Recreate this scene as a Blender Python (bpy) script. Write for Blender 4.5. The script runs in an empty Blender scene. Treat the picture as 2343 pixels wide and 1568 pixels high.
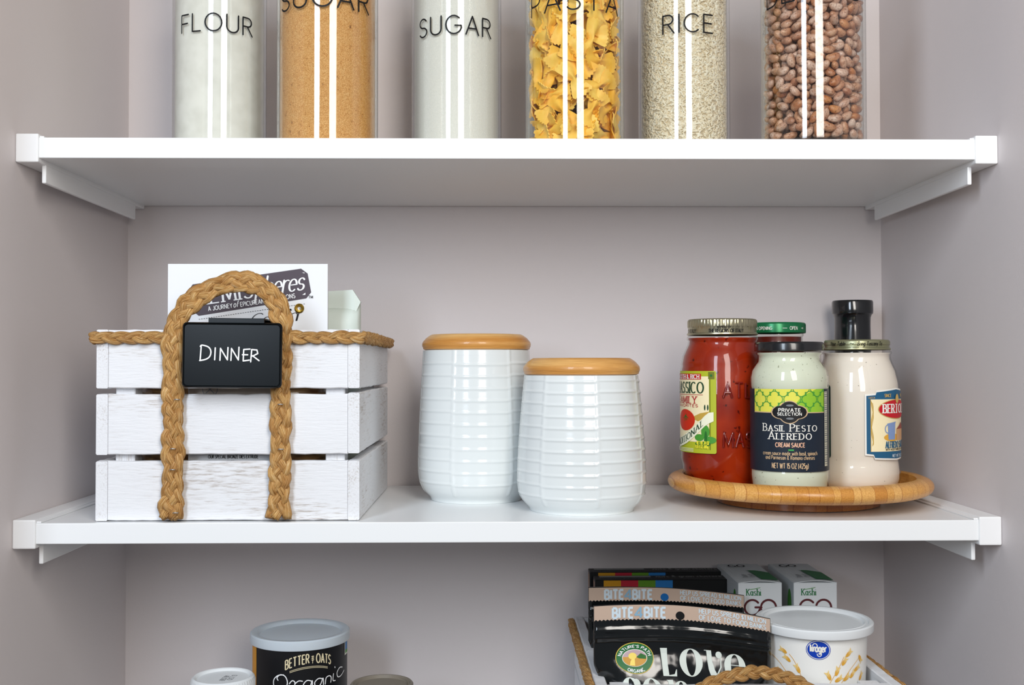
import bpy, bmesh, math, random
import numpy as np
from mathutils import Vector, Matrix, Euler

random.seed(7); np.random.seed(7)
S = bpy.context.scene
COL = S.collection
PI = math.pi
D2R = PI / 180

# ------------------------------------------------------------------ camera
FPX, W_PX, H_PX = 2466.1, 2343, 1568
CAM = Vector((0, -0.9969, 1.3949)); YAW, PITCH, ROLL = .01597, .02061, .0012
cd = bpy.data.cameras.new('camera'); cam = bpy.data.objects.new('camera', cd); COL.objects.link(cam)
cd.sensor_fit = 'HORIZONTAL'; cd.sensor_width = 36; cd.lens = 36 * FPX / W_PX; cd.clip_start = .02
Rm = (Matrix.Rotation(-YAW, 3, 'Z') @ Matrix.Rotation(PI / 2 + PITCH, 3, 'X') @ Matrix.Rotation(-ROLL, 3, 'Z'))
cam.location = CAM; cam.rotation_euler = Rm.to_euler()
S.camera = cam
def at(u, v, Y):                      # photo pixel -> point on the vertical plane y = Y
    d = Rm @ Vector(((u - W_PX / 2) / FPX, (H_PX / 2 - v) / FPX, -1))
    return CAM + d * ((Y - CAM.y) / d.y)

# ------------------------------------------------------------------ light
wd = bpy.data.worlds.new('room'); S.world = wd; wd.use_nodes = True
bg = wd.node_tree.nodes['Background']; bg.inputs[0].default_value = (.93, .95, 1, 1); bg.inputs[1].default_value = .15
def softbox(name, loc, target, sx, sy, watt, col):
    l = bpy.data.lights.new(name, 'AREA'); l.shape = 'RECTANGLE'; l.size = sx; l.size_y = sy
    l.energy = watt; l.color = col
    o = bpy.data.objects.new(name, l); COL.objects.link(o); o.location = loc
    o.rotation_euler = (Vector(target) - Vector(loc)).to_track_quat('-Z', 'Y').to_euler()
softbox('softbox_cool', (-.50, -1.12, 1.88), (0.1, .15, 1.45), .24, .85, 10.4, (.76, .87, 1))
softbox('softbox_warm', (.27, -1.12, 1.88), (-.05, .15, 1.45), .34, .85, 11.0, (1, .95, .885))
vs = S.view_settings
vs.view_transform = 'Standard'; vs.look = 'None'; vs.gamma = 1; vs.exposure = .05; vs.use_curve_mapping = False

# ------------------------------------------------------------------ materials
def lin(r, g, b):
    f = lambda c: (c / 255 / 12.92) if c / 255 <= .04045 else ((c / 255 + .055) / 1.055) ** 2.4
    return (f(r), f(g), f(b), 1)
M = {}
def mat(name, rgb, rough=.5, spec=.5, metal=0, coat=0, sss=0, ior=1.45, trans=0):
    m = bpy.data.materials.new(name); m.use_nodes = True
    p = m.node_tree.nodes['Principled BSDF']
    p.inputs['Base Color'].default_value = lin(*rgb) if len(rgb) == 3 else rgb
    p.inputs['Roughness'].default_value = rough; p.inputs['Metallic'].default_value = metal
    p.inputs['Specular IOR Level'].default_value = spec; p.inputs['Coat Weight'].default_value = coat
    p.inputs['IOR'].default_value = ior; p.inputs['Transmission Weight'].default_value = trans
    p.inputs['Coat Roughness'].default_value = .05
    if sss: p.inputs['Subsurface Weight'].default_value = sss; p.inputs['Subsurface Radius'].default_value = (.004, .003, .002)
    M[name] = m
    return m
def nd(m, t, **kw):
    n = m.node_tree.nodes.new('ShaderNode' + t)
    for k, v in kw.items():
        if k in n.inputs.keys(): n.inputs[k].default_value = v
        else: setattr(n, k, v)
    return n
def lk(m, a, b): m.node_tree.links.new(a, b)
def P(m): return m.node_tree.nodes['Principled BSDF']
def coords(m, kind='Object', scale=(1, 1, 1), rnd=False):
    tc = nd(m, 'TexCoord'); mp = nd(m, 'Mapping'); mp.inputs['Scale'].default_value = scale
    lk(m, tc.outputs[kind], mp.inputs['Vector'])
    if rnd:
        oi = nd(m, 'ObjectInfo'); mu = nd(m, 'Math', operation='MULTIPLY'); mu.inputs[1].default_value = 37
        lk(m, oi.outputs['Random'], mu.inputs[0]); cx = nd(m, 'CombineXYZ')
        for i in range(3): lk(m, mu.outputs[0], cx.inputs[i])
        lk(m, cx.outputs[0], mp.inputs['Location'])
    return mp.outputs[0]
def noise(m, vec, scale, detail=3, rough=.5):
    n = nd(m, 'TexNoise', Scale=scale, Detail=detail, Roughness=rough); lk(m, vec, n.inputs['Vector'])
    return n.outputs['Fac']
def ramp(m, fac, stops):
    r = nd(m, 'ValToRGB'); e = r.color_ramp.elements
    while len(e) < len(stops): e.new(.5)
    for el, (p, c) in zip(e, stops): el.position = p; el.color = lin(*c) if len(c) == 3 else c
    lk(m, fac, r.inputs[0]); return r.outputs[0]
def bump(m, h, strength, dist=.001):
    b = nd(m, 'Bump', Strength=strength, Distance=dist); lk(m, h, b.inputs['Height']); lk(m, b.outputs[0], P(m).inputs['Normal'])
def base(m, c): lk(m, c, P(m).inputs['Base Color'])
def mixc(m, fac, a, b, mode='MIX'):
    x = nd(m, 'Mix', data_type='RGBA', blend_type=mode)
    if hasattr(fac, 'links') or hasattr(fac, 'is_linked'): lk(m, fac, x.inputs[0])
    else: x.inputs[0].default_value = fac
    for k, c in ((6, a), (7, b)):
        if isinstance(c, tuple): x.inputs[k].default_value = lin(*c) if len(c) == 3 else c
        else: lk(m, c, x.inputs[k])
    return x.outputs[2]

m = mat('wall_paint', (220, 213, 213), .55, .3); v = coords(m)
bump(m, noise(m, v, 420, 4, .6), .12, .0012)
m = mat('shelf_white', (240, 242, 243), .28, .5); mat('bracket_white', (242, 243, 244), .35, .5)
m = mat('floor_wood', (150, 125, 100), .4); v = coords(m, scale=(1, 9, 1)); base(m, ramp(m, noise(m, v, 4), [(.3, (120, 95, 70)), (.7, (175, 148, 118))]))
# white-washed wood: crackled paint along the grain (local x)
m = mat('whitewash', (240, 241, 243), .6, .3); v = coords(m, scale=(60, 560, 560), rnd=True)
n1 = noise(m, v, 1, 5, .65); v2 = coords(m, scale=(10, 18, 18), rnd=True); n2 = noise(m, v2, 1, 2, .5)
mu = nd(m, 'Math', operation='MULTIPLY'); lk(m, n1, mu.inputs[0]); lk(m, n2, mu.inputs[1])
base(m, ramp(m, mu.outputs[0], [(0, (237, 238, 241)), (.30, (231, 232, 235)), (.36, (222, 221, 222)), (.46, (186, 178, 172))]))
inv = nd(m, 'Math', operation='SUBTRACT'); inv.inputs[0].default_value = 1; lk(m, n1, inv.inputs[1]); bump(m, inv.outputs[0], .45, .0012)
def bamboo(name, axis_scale, a=(196, 130, 58), b=(226, 168, 92), kind='Object', sc=1.0, coat=.25):
    m = mat(name, a, .38, .45, coat=coat)
    v = coords(m, kind, axis_scale, rnd=False); n = nd(m, 'TexNoise', Scale=sc, Detail=0.0); n.noise_dimensions = '3D'
    lk(m, v, n.inputs['Vector'])
    f = noise(m, coords(m, kind, tuple(s * 14 if s > 1 else 60 for s in axis_scale)), 1, 3)
    c1 = ramp(m, n.outputs['Fac'], [(.32, a), (.5, tuple((x + y) // 2 for x, y in zip(a, b))), (.66, b)])
    c2 = ramp(m, f, [(.35, (205, 190, 170)), (.7, (255, 255, 255))])
    base(m, mixc(m, .55, c1, c2, 'MULTIPLY')); return m
bamboo('bamboo_lid', (4, 4, 150), (206, 142, 66), (238, 190, 120))
def strips(name, pitch, cols, coat=.2):                   # edge-glued bamboo: strips along local y, each its own tone
    m = mat(name, cols[0], .36, .45, coat=coat); tc = nd(m, 'TexCoord'); sx = nd(m, 'SeparateXYZ'); lk(m, tc.outputs['Object'], sx.inputs[0])
    k = nd(m, 'Math', operation='MULTIPLY'); k.inputs[1].default_value = 1 / pitch; lk(m, sx.outputs[0], k.inputs[0])
    wob = nd(m, 'TexNoise', Scale=70.0, Detail=0.0); wob.noise_dimensions = '1D'; lk(m, sx.outputs[0], wob.inputs['W'])
    ad = nd(m, 'Math', operation='ADD'); lk(m, k.outputs[0], ad.inputs[0]); lk(m, wob.outputs['Fac'], ad.inputs[1])
    fl = nd(m, 'Math', operation='FLOOR'); lk(m, ad.outputs[0], fl.inputs[0]); fr = nd(m, 'Math', operation='FRACT'); lk(m, ad.outputs[0], fr.inputs[0])
    wn = nd(m, 'TexWhiteNoise'); wn.noise_dimensions = '1D'; lk(m, fl.outputs[0], wn.inputs['W'])
    c = ramp(m, wn.outputs['Value'], [(0, cols[0]), (.5, cols[1]), (1, cols[2])])
    ln = ramp(m, fr.outputs[0], [(0, (176, 132, 88)), (.05, (255, 255, 255)), (.96, (255, 255, 255)), (1, (205, 170, 130))])
    g = ramp(m, noise(m, coords(m, scale=(900, 120, 900)), 1, 3), [(.35, (222, 205, 180)), (.65, (255, 255, 255))])
    base(m, mixc(m, .7, mixc(m, .8, c, ln, 'MULTIPLY'), g, 'MULTIPLY'))
strips('bamboo_plate', .0105, ((208, 144, 66), (222, 164, 84), (236, 186, 112)))
strips('bamboo_base', .018, ((168, 104, 48), (180, 116, 56), (194, 130, 68)))
# thin clear glass: reflection by facing angle, the rest passes straight
def glass(name, tint=(255, 255, 255), rough=.01, f0=.05, power=4.2):
    m = bpy.data.materials.new(name); m.use_nodes = True; nt = m.node_tree; nt.nodes.clear()
    out = nd(m, 'OutputMaterial'); t = nd(m, 'BsdfTransparent'); t.inputs[0].default_value = lin(*tint)
    g = nd(m, 'BsdfGlossy'); g.inputs['Roughness'].default_value = rough
    lw = nd(m, 'LayerWeight'); lw.inputs[0].default_value = .5
    pw = nd(m, 'Math', operation='POWER'); pw.inputs[1].default_value = power; lk(m, lw.outputs['Facing'], pw.inputs[0])
    ma = nd(m, 'Math', operation='MULTIPLY_ADD'); ma.inputs[1].default_value = .75; ma.inputs[2].default_value = f0
    lk(m, pw.outputs[0], ma.inputs[0])
    mx = nd(m, 'MixShader'); lk(m, ma.outputs[0], mx.inputs[0]); lk(m, t.outputs[0], mx.inputs[1]); lk(m, g.outputs[0], mx.inputs[2])
    lk(m, mx.outputs[0], out.inputs[0]); M[name] = m; return m
glass('clear_glass', (252, 253, 252)); glass('jar_glass', (250, 250, 248), f0=.032)
glass('film', (235, 215, 180), .12, .08); glass('frosted_plastic', (205, 212, 218), .3, .35, 2)
m = mat('flour', (243, 243, 240), .9, .1); v = coords(m); base(m, ramp(m, noise(m, v, 60, 4), [(.3, (226, 223, 214)), (.6, (238, 235, 227))]))
m = mat('white_sugar', (243, 243, 240), .85, .2); v = coords(m); base(m, ramp(m, noise(m, v, 1400, 2), [(.3, (222, 219, 211)), (.6, (240, 237, 229))]))
m = mat('brown_sugar', (200, 150, 90), .85, .2); v = coords(m)
c1 = ramp(m, noise(m, v, 1100, 3, .7), [(.30, (172, 118, 62)), (.5, (214, 164, 102)), (.72, (238, 200, 146))])
c2 = ramp(m, noise(m, v, 150, 5, .75), [(.30, (120, 70, 28)), (.40, (250, 235, 215)), (.7, (255, 255, 255))])
base(m, mixc(m, .8, c1, c2, 'MULTIPLY')); bump(m, noise(m, v, 900, 3), .35, .001)
m = mat('rice', (226, 216, 198), .6, .2); oi = coords(m); base(m, ramp(m, noise(m, oi, 380, 1), [(.3, (230, 212, 180)), (.55, (246, 234, 210)), (.75, (252, 246, 230))]))
mat('rice_gap', (226, 208, 178), .9, .1)
m = mat('pasta', (244, 190, 70), .45, .35, sss=.15); v = coords(m); oi = nd(m, 'ObjectInfo')
cc = mixc(m, oi.outputs['Random'], (250, 190, 62), (253, 214, 108)); base(m, mixc(m, .5, cc, ramp(m, noise(m, v, 160, 3), [(.3, (240, 215, 160)), (.7, (255, 255, 255))]), 'MULTIPLY'))
def bean_mat(name, rnd=True):
    m = mat(name, (186, 140, 110), .38, .4, coat=.1); v = coords(m, rnd=True)
    if rnd: oi = nd(m, 'ObjectInfo'); f = oi.outputs['Random']
    else: f = noise(m, coords(m), 95, 0)
    c = ramp(m, f, [(.0, (214, 184, 168)), (.25, (206, 158, 124)), (.48, (222, 196, 180)), (.62, (200, 136, 84)), (.8, (216, 184, 166)), (1, (190, 134, 102))])
    sp = ramp(m, noise(m, v, 780, 3, .6), [(.36, (126, 82, 62)), (.44, (255, 255, 255))]); br = ramp(m, noise(m, v, 120, 2), [(.35, (205, 165, 135)), (.65, (255, 255, 255))])
    base(m, mixc(m, .75, mixc(m, .8, c, br, 'MULTIPLY'), sp, 'MULTIPLY'))
bean_mat('bean'); bean_mat('bean_pile', False)
m = mat('ceramic', (224, 229, 229), .14, .45, coat=.2)
m = mat('rope', (190, 140, 75), .55, .3); v = coords(m, 'UV', (70, 11, 1)); n = noise(m, v, 1, 4, .7); v2 = coords(m, 'UV', (22, 1.0, 1)); n2 = noise(m, v2, 1, 2)
c1 = ramp(m, n, [(.30, (108, 70, 32)), (.42, (190, 140, 78)), (.55, (228, 184, 120)), (.70, (250, 228, 186))])
base(m, mixc(m, .55, c1, ramp(m, n2, [(.3, (205, 170, 130)), (.65, (255, 250, 240))]), 'MULTIPLY')); bump(m, n, 1.0, .002)
mat('staple', (185, 188, 190), .3, .5, 1); mat('tag_black', (9, 14, 17), .28, .2); mat('chalk_white', (246, 247, 248), .8, .1)
mat('ink_black', (24, 24, 26), .5, .2); mat('card_white', (236, 238, 241), .7, .2); mat('card_grey', (88, 80, 88), .6, .2)
mat('gold_metal', (206, 168, 70), .25, .5, 1); mat('packet_pale', (212, 222, 214), .45, .4)
m = mat('pasta_brown', (160, 112, 58), .35, .5, coat=.5); v = coords(m, scale=(40, 40, 190)); base(m, ramp(m, noise(m, v, 1.2, 3), [(.35, (110, 70, 32)), (.65, (190, 146, 88))]))
mat('label_tan', (190, 176, 162), .5, .3)
m = mat('sauce_red', (150, 26, 6), .35, .3); v = coords(m); c = ramp(m, noise(m, v, 30, 3), [(.3, (134, 24, 2)), (.7, (170, 48, 8))])
base(m, mixc(m, .9, c, ramp(m, noise(m, v, 160, 2), [(.28, (120, 60, 40)), (.34, (255, 255, 255))]), 'MULTIPLY'))
mat('emboss', (120, 18, 6), .08, .6, coat=1); mat('sauce_dark', (96, 26, 14), .35, .4)
def specks(name, rgb, spk, sc, lo):
    m = mat(name, rgb, .4, .4, sss=.1); v = coords(m)
    base(m, mixc(m, .9, rgb, ramp(m, noise(m, v, sc, 2, .6), [(lo, spk), (lo + .05, (255, 255, 255))]), 'MULTIPLY'))
specks('sauce_pesto', (222, 228, 208), (112, 112, 74), 330, .285); specks('sauce_cream', (240, 231, 220), (120, 100, 84), 300, .24)
mat('lid_black', (24, 25, 28), .25, .5, coat=.4); mat('lid_green', (24, 116, 70), .28, .5, .35)
m = mat('lid_gold', (176, 170, 142), .28, .5, .85); mat('lid_olive', (150, 150, 118), .32, .5, .7)
mat('shrink_black', (16, 19, 22), .16, .6, coat=.6); mat('dark_bottle', (30, 22, 18), .12, .5)
for n, c in dict(lime=(178, 186, 44), olive_line=(112, 118, 24), cream=(246, 232, 190), tomato=(206, 48, 22), red_band=(196, 30, 32), dark_green=(28, 66, 42), crimson=(178, 26, 44),
                 leaf=(74, 150, 54), leaf_dark=(40, 108, 40), banner=(240, 240, 214), net_yellow=(232, 226, 60), navy=(28, 38, 52), tan_line=(206, 176, 140), lemon=(226, 222, 84), apple=(146, 196, 52),
                 ring_green=(58, 150, 62), badge_black=(20, 20, 22), label_white=(240, 238, 230), peach=(226, 178, 150), bright_green=(60, 176, 84), barcode=(208, 206, 184),
                 teal_blue=(34, 92, 128), oval_red=(196, 26, 40), gold_print=(206, 170, 96), pitcher=(128, 152, 196), cheese=(206, 160, 112), cheese_dark=(150, 70, 52), deep_green=(14, 44, 36), ochre=(196, 160, 70),
                 oat_black=(20, 20, 23), oat_orange=(214, 146, 30), cream_print=(232, 218, 180), lid_white=(236, 240, 240), taupe=(128, 120, 108), bag_tan=(196, 172, 154), silver_print=(206, 222, 232),
                 four_blue=(138, 176, 200), bag_white=(214, 222, 214), logo_green=(34, 108, 56), logo_gold=(214, 184, 84), sun_yellow=(250, 222, 110), field=(206, 152, 60), sky_pink=(196, 170, 176), blue_dot=(20, 100, 168),
                 box_white=(226, 230, 232), box_green=(30, 116, 62), box_brown=(92, 40, 44), box_black=(18, 20, 22), stripe_yellow=(196, 140, 26), stripe_red=(178, 34, 52), stripe_green=(92, 140, 34), stripe_blue=(36, 116, 184), grey_print=(140, 142, 142),
                 tub_white=(240, 240, 236), badge_blue=(16, 62, 176), oat_gold=(224, 168, 62), oat_pale=(240, 208, 134), print_grey=(120, 124, 128)).items():
    mat(n, c, .42, .35)
m = mat('foil_black', (14, 18, 20), .13, .6, coat=.5); v = coords(m); bump(m, noise(m, v, 38, 2), .35, .006)
mat('sugar_lid', (232, 236, 238), .35, .4)

# ------------------------------------------------------------------ mesh helpers
def link(name, me, mt, parent=None, loc=(0, 0, 0), rot=(0, 0, 0), smooth=True):
    if mt is not None and not me.materials: me.materials.append(M[mt] if isinstance(mt, str) else mt)
    if smooth and not me.get('s'):
        me.polygons.foreach_set('use_smooth', [True] * len(me.polygons)); me['s'] = 1
    o = bpy.data.objects.new(name, me); COL.objects.link(o); o.parent = parent; o.location = loc; o.rotation_euler = rot
    return o
def raw(name, vs_, fs, mt, parent=None, loc=(0, 0, 0), rot=(0, 0, 0), smooth=True):
    me = bpy.data.meshes.new(name); me.from_pydata([tuple(v) for v in vs_], [], fs); me.update()
    return link(name, me, mt, parent, loc, rot, smooth)
def bm_mesh(name, bm):
    me = bpy.data.meshes.new(name); bm.normal_update(); bm.to_mesh(me); bm.free(); return me
def box_me(name, sx, sy, sz, bev=0, seg=2):
    bm = bmesh.new(); bmesh.ops.create_cube(bm, size=1, matrix=Matrix.Diagonal((sx, sy, sz, 1)))
    if bev: bmesh.ops.bevel(bm, geom=list(bm.edges), offset=bev, segments=seg, affect='EDGES', profile=.5)
    return bm_mesh(name, bm)
def box(name, x0, x1, y0, y1, z0, z1, mt, parent=None, bev=0, seg=2, smooth=False):
    me = box_me(name, x1 - x0, y1 - y0, z1 - z0, bev, seg)
    o = link(name, me, mt, parent, ((x0 + x1) / 2, (y0 + y1) / 2, (z0 + z1) / 2), smooth=False)
    return o
def lathe_me(name, prof, seg=64, close=False, rfun=None):
    vs_, fs = [], []
    n = len(prof)
    for r, z in prof:
        for k in range(seg):
            a = 2 * PI * k / seg; rr = r if rfun is None else rfun(r, z, a)
            vs_.append((rr * math.cos(a), rr * math.sin(a), z))
    for i in range(n - 1 if not close else n):
        j = (i + 1) % n
        for k in range(seg):
            l = (k + 1) % seg
            fs.append((i * seg + k, i * seg + l, j * seg + l, j * seg + k))
    me = bpy.data.meshes.new(name); me.from_pydata(vs_, [], fs)
    bm = bmesh.new(); bm.from_mesh(me); bmesh.ops.remove_doubles(bm, verts=bm.verts, dist=1e-6); bmesh.ops.recalc_face_normals(bm, faces=bm.faces); bm.to_mesh(me); bm.free()
    return me
def lathe(name, prof, mt, parent=None, loc=(0, 0, 0), seg=64, close=False, rfun=None, sharp=38):
    me = lathe_me(name, prof, seg, close, rfun)
    o = link(name, me, mt, parent, loc)
    me.set_sharp_from_angle(angle=sharp * D2R)
    return o
def arc_prof(cx, cz, rx, rz, a0, a1, n=6):
    return [(cx + rx * math.cos(a * D2R), cz + rz * math.sin(a * D2R)) for a in [a0 + (a1 - a0) * i / n for i in range(n + 1)]]
def thing(name, label, cat, loc=(0, 0, 0), rot=(0, 0, 0), group=None):
    o = bpy.data.objects.new(name, None); COL.objects.link(o); o.location = loc; o.rotation_euler = rot; o.empty_display_size = .02
    return tag(o, label, cat, group)
def tag(o, label, cat, group=None, kind=None):
    o['label'] = label; o['category'] = cat
    if group: o['group'] = group
    if kind: o['kind'] = kind
    return o

def facing(X, Y): return math.atan2(-X, Y - CAM.y)    # turn about z so that a thing's front looks at the lens

# ------------------------------------------------------------------ print: flat shapes and lettering laid on a surface map (u, v, lift) -> point
def flat(o=(0, 0, 0), ex=(1, 0, 0), ey=(0, 0, 1), n=(0, -1, 0)):
    o, ex, ey, n = Vector(o), Vector(ex), Vector(ey), Vector(n)
    return lambda u, v, h=0: o + ex * u + ey * v + n * h
def cyl(R, ang0=0, z0=0, x=0, y=0):                       # u = arc length from ang0 (0 faces the room, + to the right)
    def f(u, v, h=0):
        a = ang0 + u / R
        return Vector((x + (R + h) * math.sin(a), y - (R + h) * math.cos(a), z0 + v))
    return f
def turned(mp, ang, u0=0, v0=0):
    c, s = math.cos(ang), math.sin(ang)
    return lambda u, v, h=0: mp(u0 + u * c - v * s, v0 + u * s + v * c, h)
def polar(mp, cu, cv, R, top=True, sq=1.0):               # text round an oval
    def f(u, v, h=0):
        a = u / R
        if top: return mp(cu + (R + v) * math.sin(a), cv + (R + v) * sq * math.cos(a), h)
        return mp(cu + (R - v) * math.sin(a), cv - (R - v) * sq * math.cos(a), h)
    return f
def patch(name, poly, mp, mt, parent, h=.0002, du=.003):
    """fill an outline (each column between its lowest and highest edge) on the map"""
    xs = sorted(set([round(p[0], 6) for p in poly])); out = []
    for a, b in zip(xs, xs[1:]):
        k = max(1, int(math.ceil((b - a) / du)))
        out += [a + (b - a) * i / k for i in range(k)]
    out.append(xs[-1]); vs_, fs = [], []
    def span(x):
        ys = []
        for (x0, y0), (x1, y1) in zip(poly, poly[1:] + poly[:1]):
            if min(x0, x1) - 2e-6 <= x <= max(x0, x1) + 2e-6:
                ys += [y0, y1] if abs(x1 - x0) < 1e-7 else [y0 + (y1 - y0) * (x - x0) / (x1 - x0)]
        return min(ys), max(ys)
    K = max(1, min(30, int((max(p[1] for p in poly) - min(p[1] for p in poly)) / .0045)))
    for x in out:
        lo, hi = span(x)
        for k in range(K + 1): vs_.append(mp(x, lo + (hi - lo) * k / K, h))
    for i in range(len(out) - 1):
        for k in range(K):
            a = i * (K + 1) + k; b = a + K + 1; fs.append((a, b, b + 1, a + 1))
    return raw(name, vs_, fs, mt, parent, smooth=False)
def rect(u0, u1, v0, v1): return [(u0, v0), (u1, v0), (u1, v1), (u0, v1)]
def rrect(u0, u1, v0, v1, r, n=4):
    pts = []
    for cx, cy, a in ((u1 - r, v1 - r, 0), (u0 + r, v1 - r, 90), (u0 + r, v0 + r, 180), (u1 - r, v0 + r, 270)):
        pts += [(cx + r * math.cos((a + 90 * i / n) * D2R), cy + r * math.sin((a + 90 * i / n) * D2R)) for i in range(n + 1)]
    return pts
def oval(cu, cv, a, b, n=32): return [(cu + a * math.cos(2 * PI * i / n), cv + b * math.sin(2 * PI * i / n)) for i in range(n)]

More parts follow.
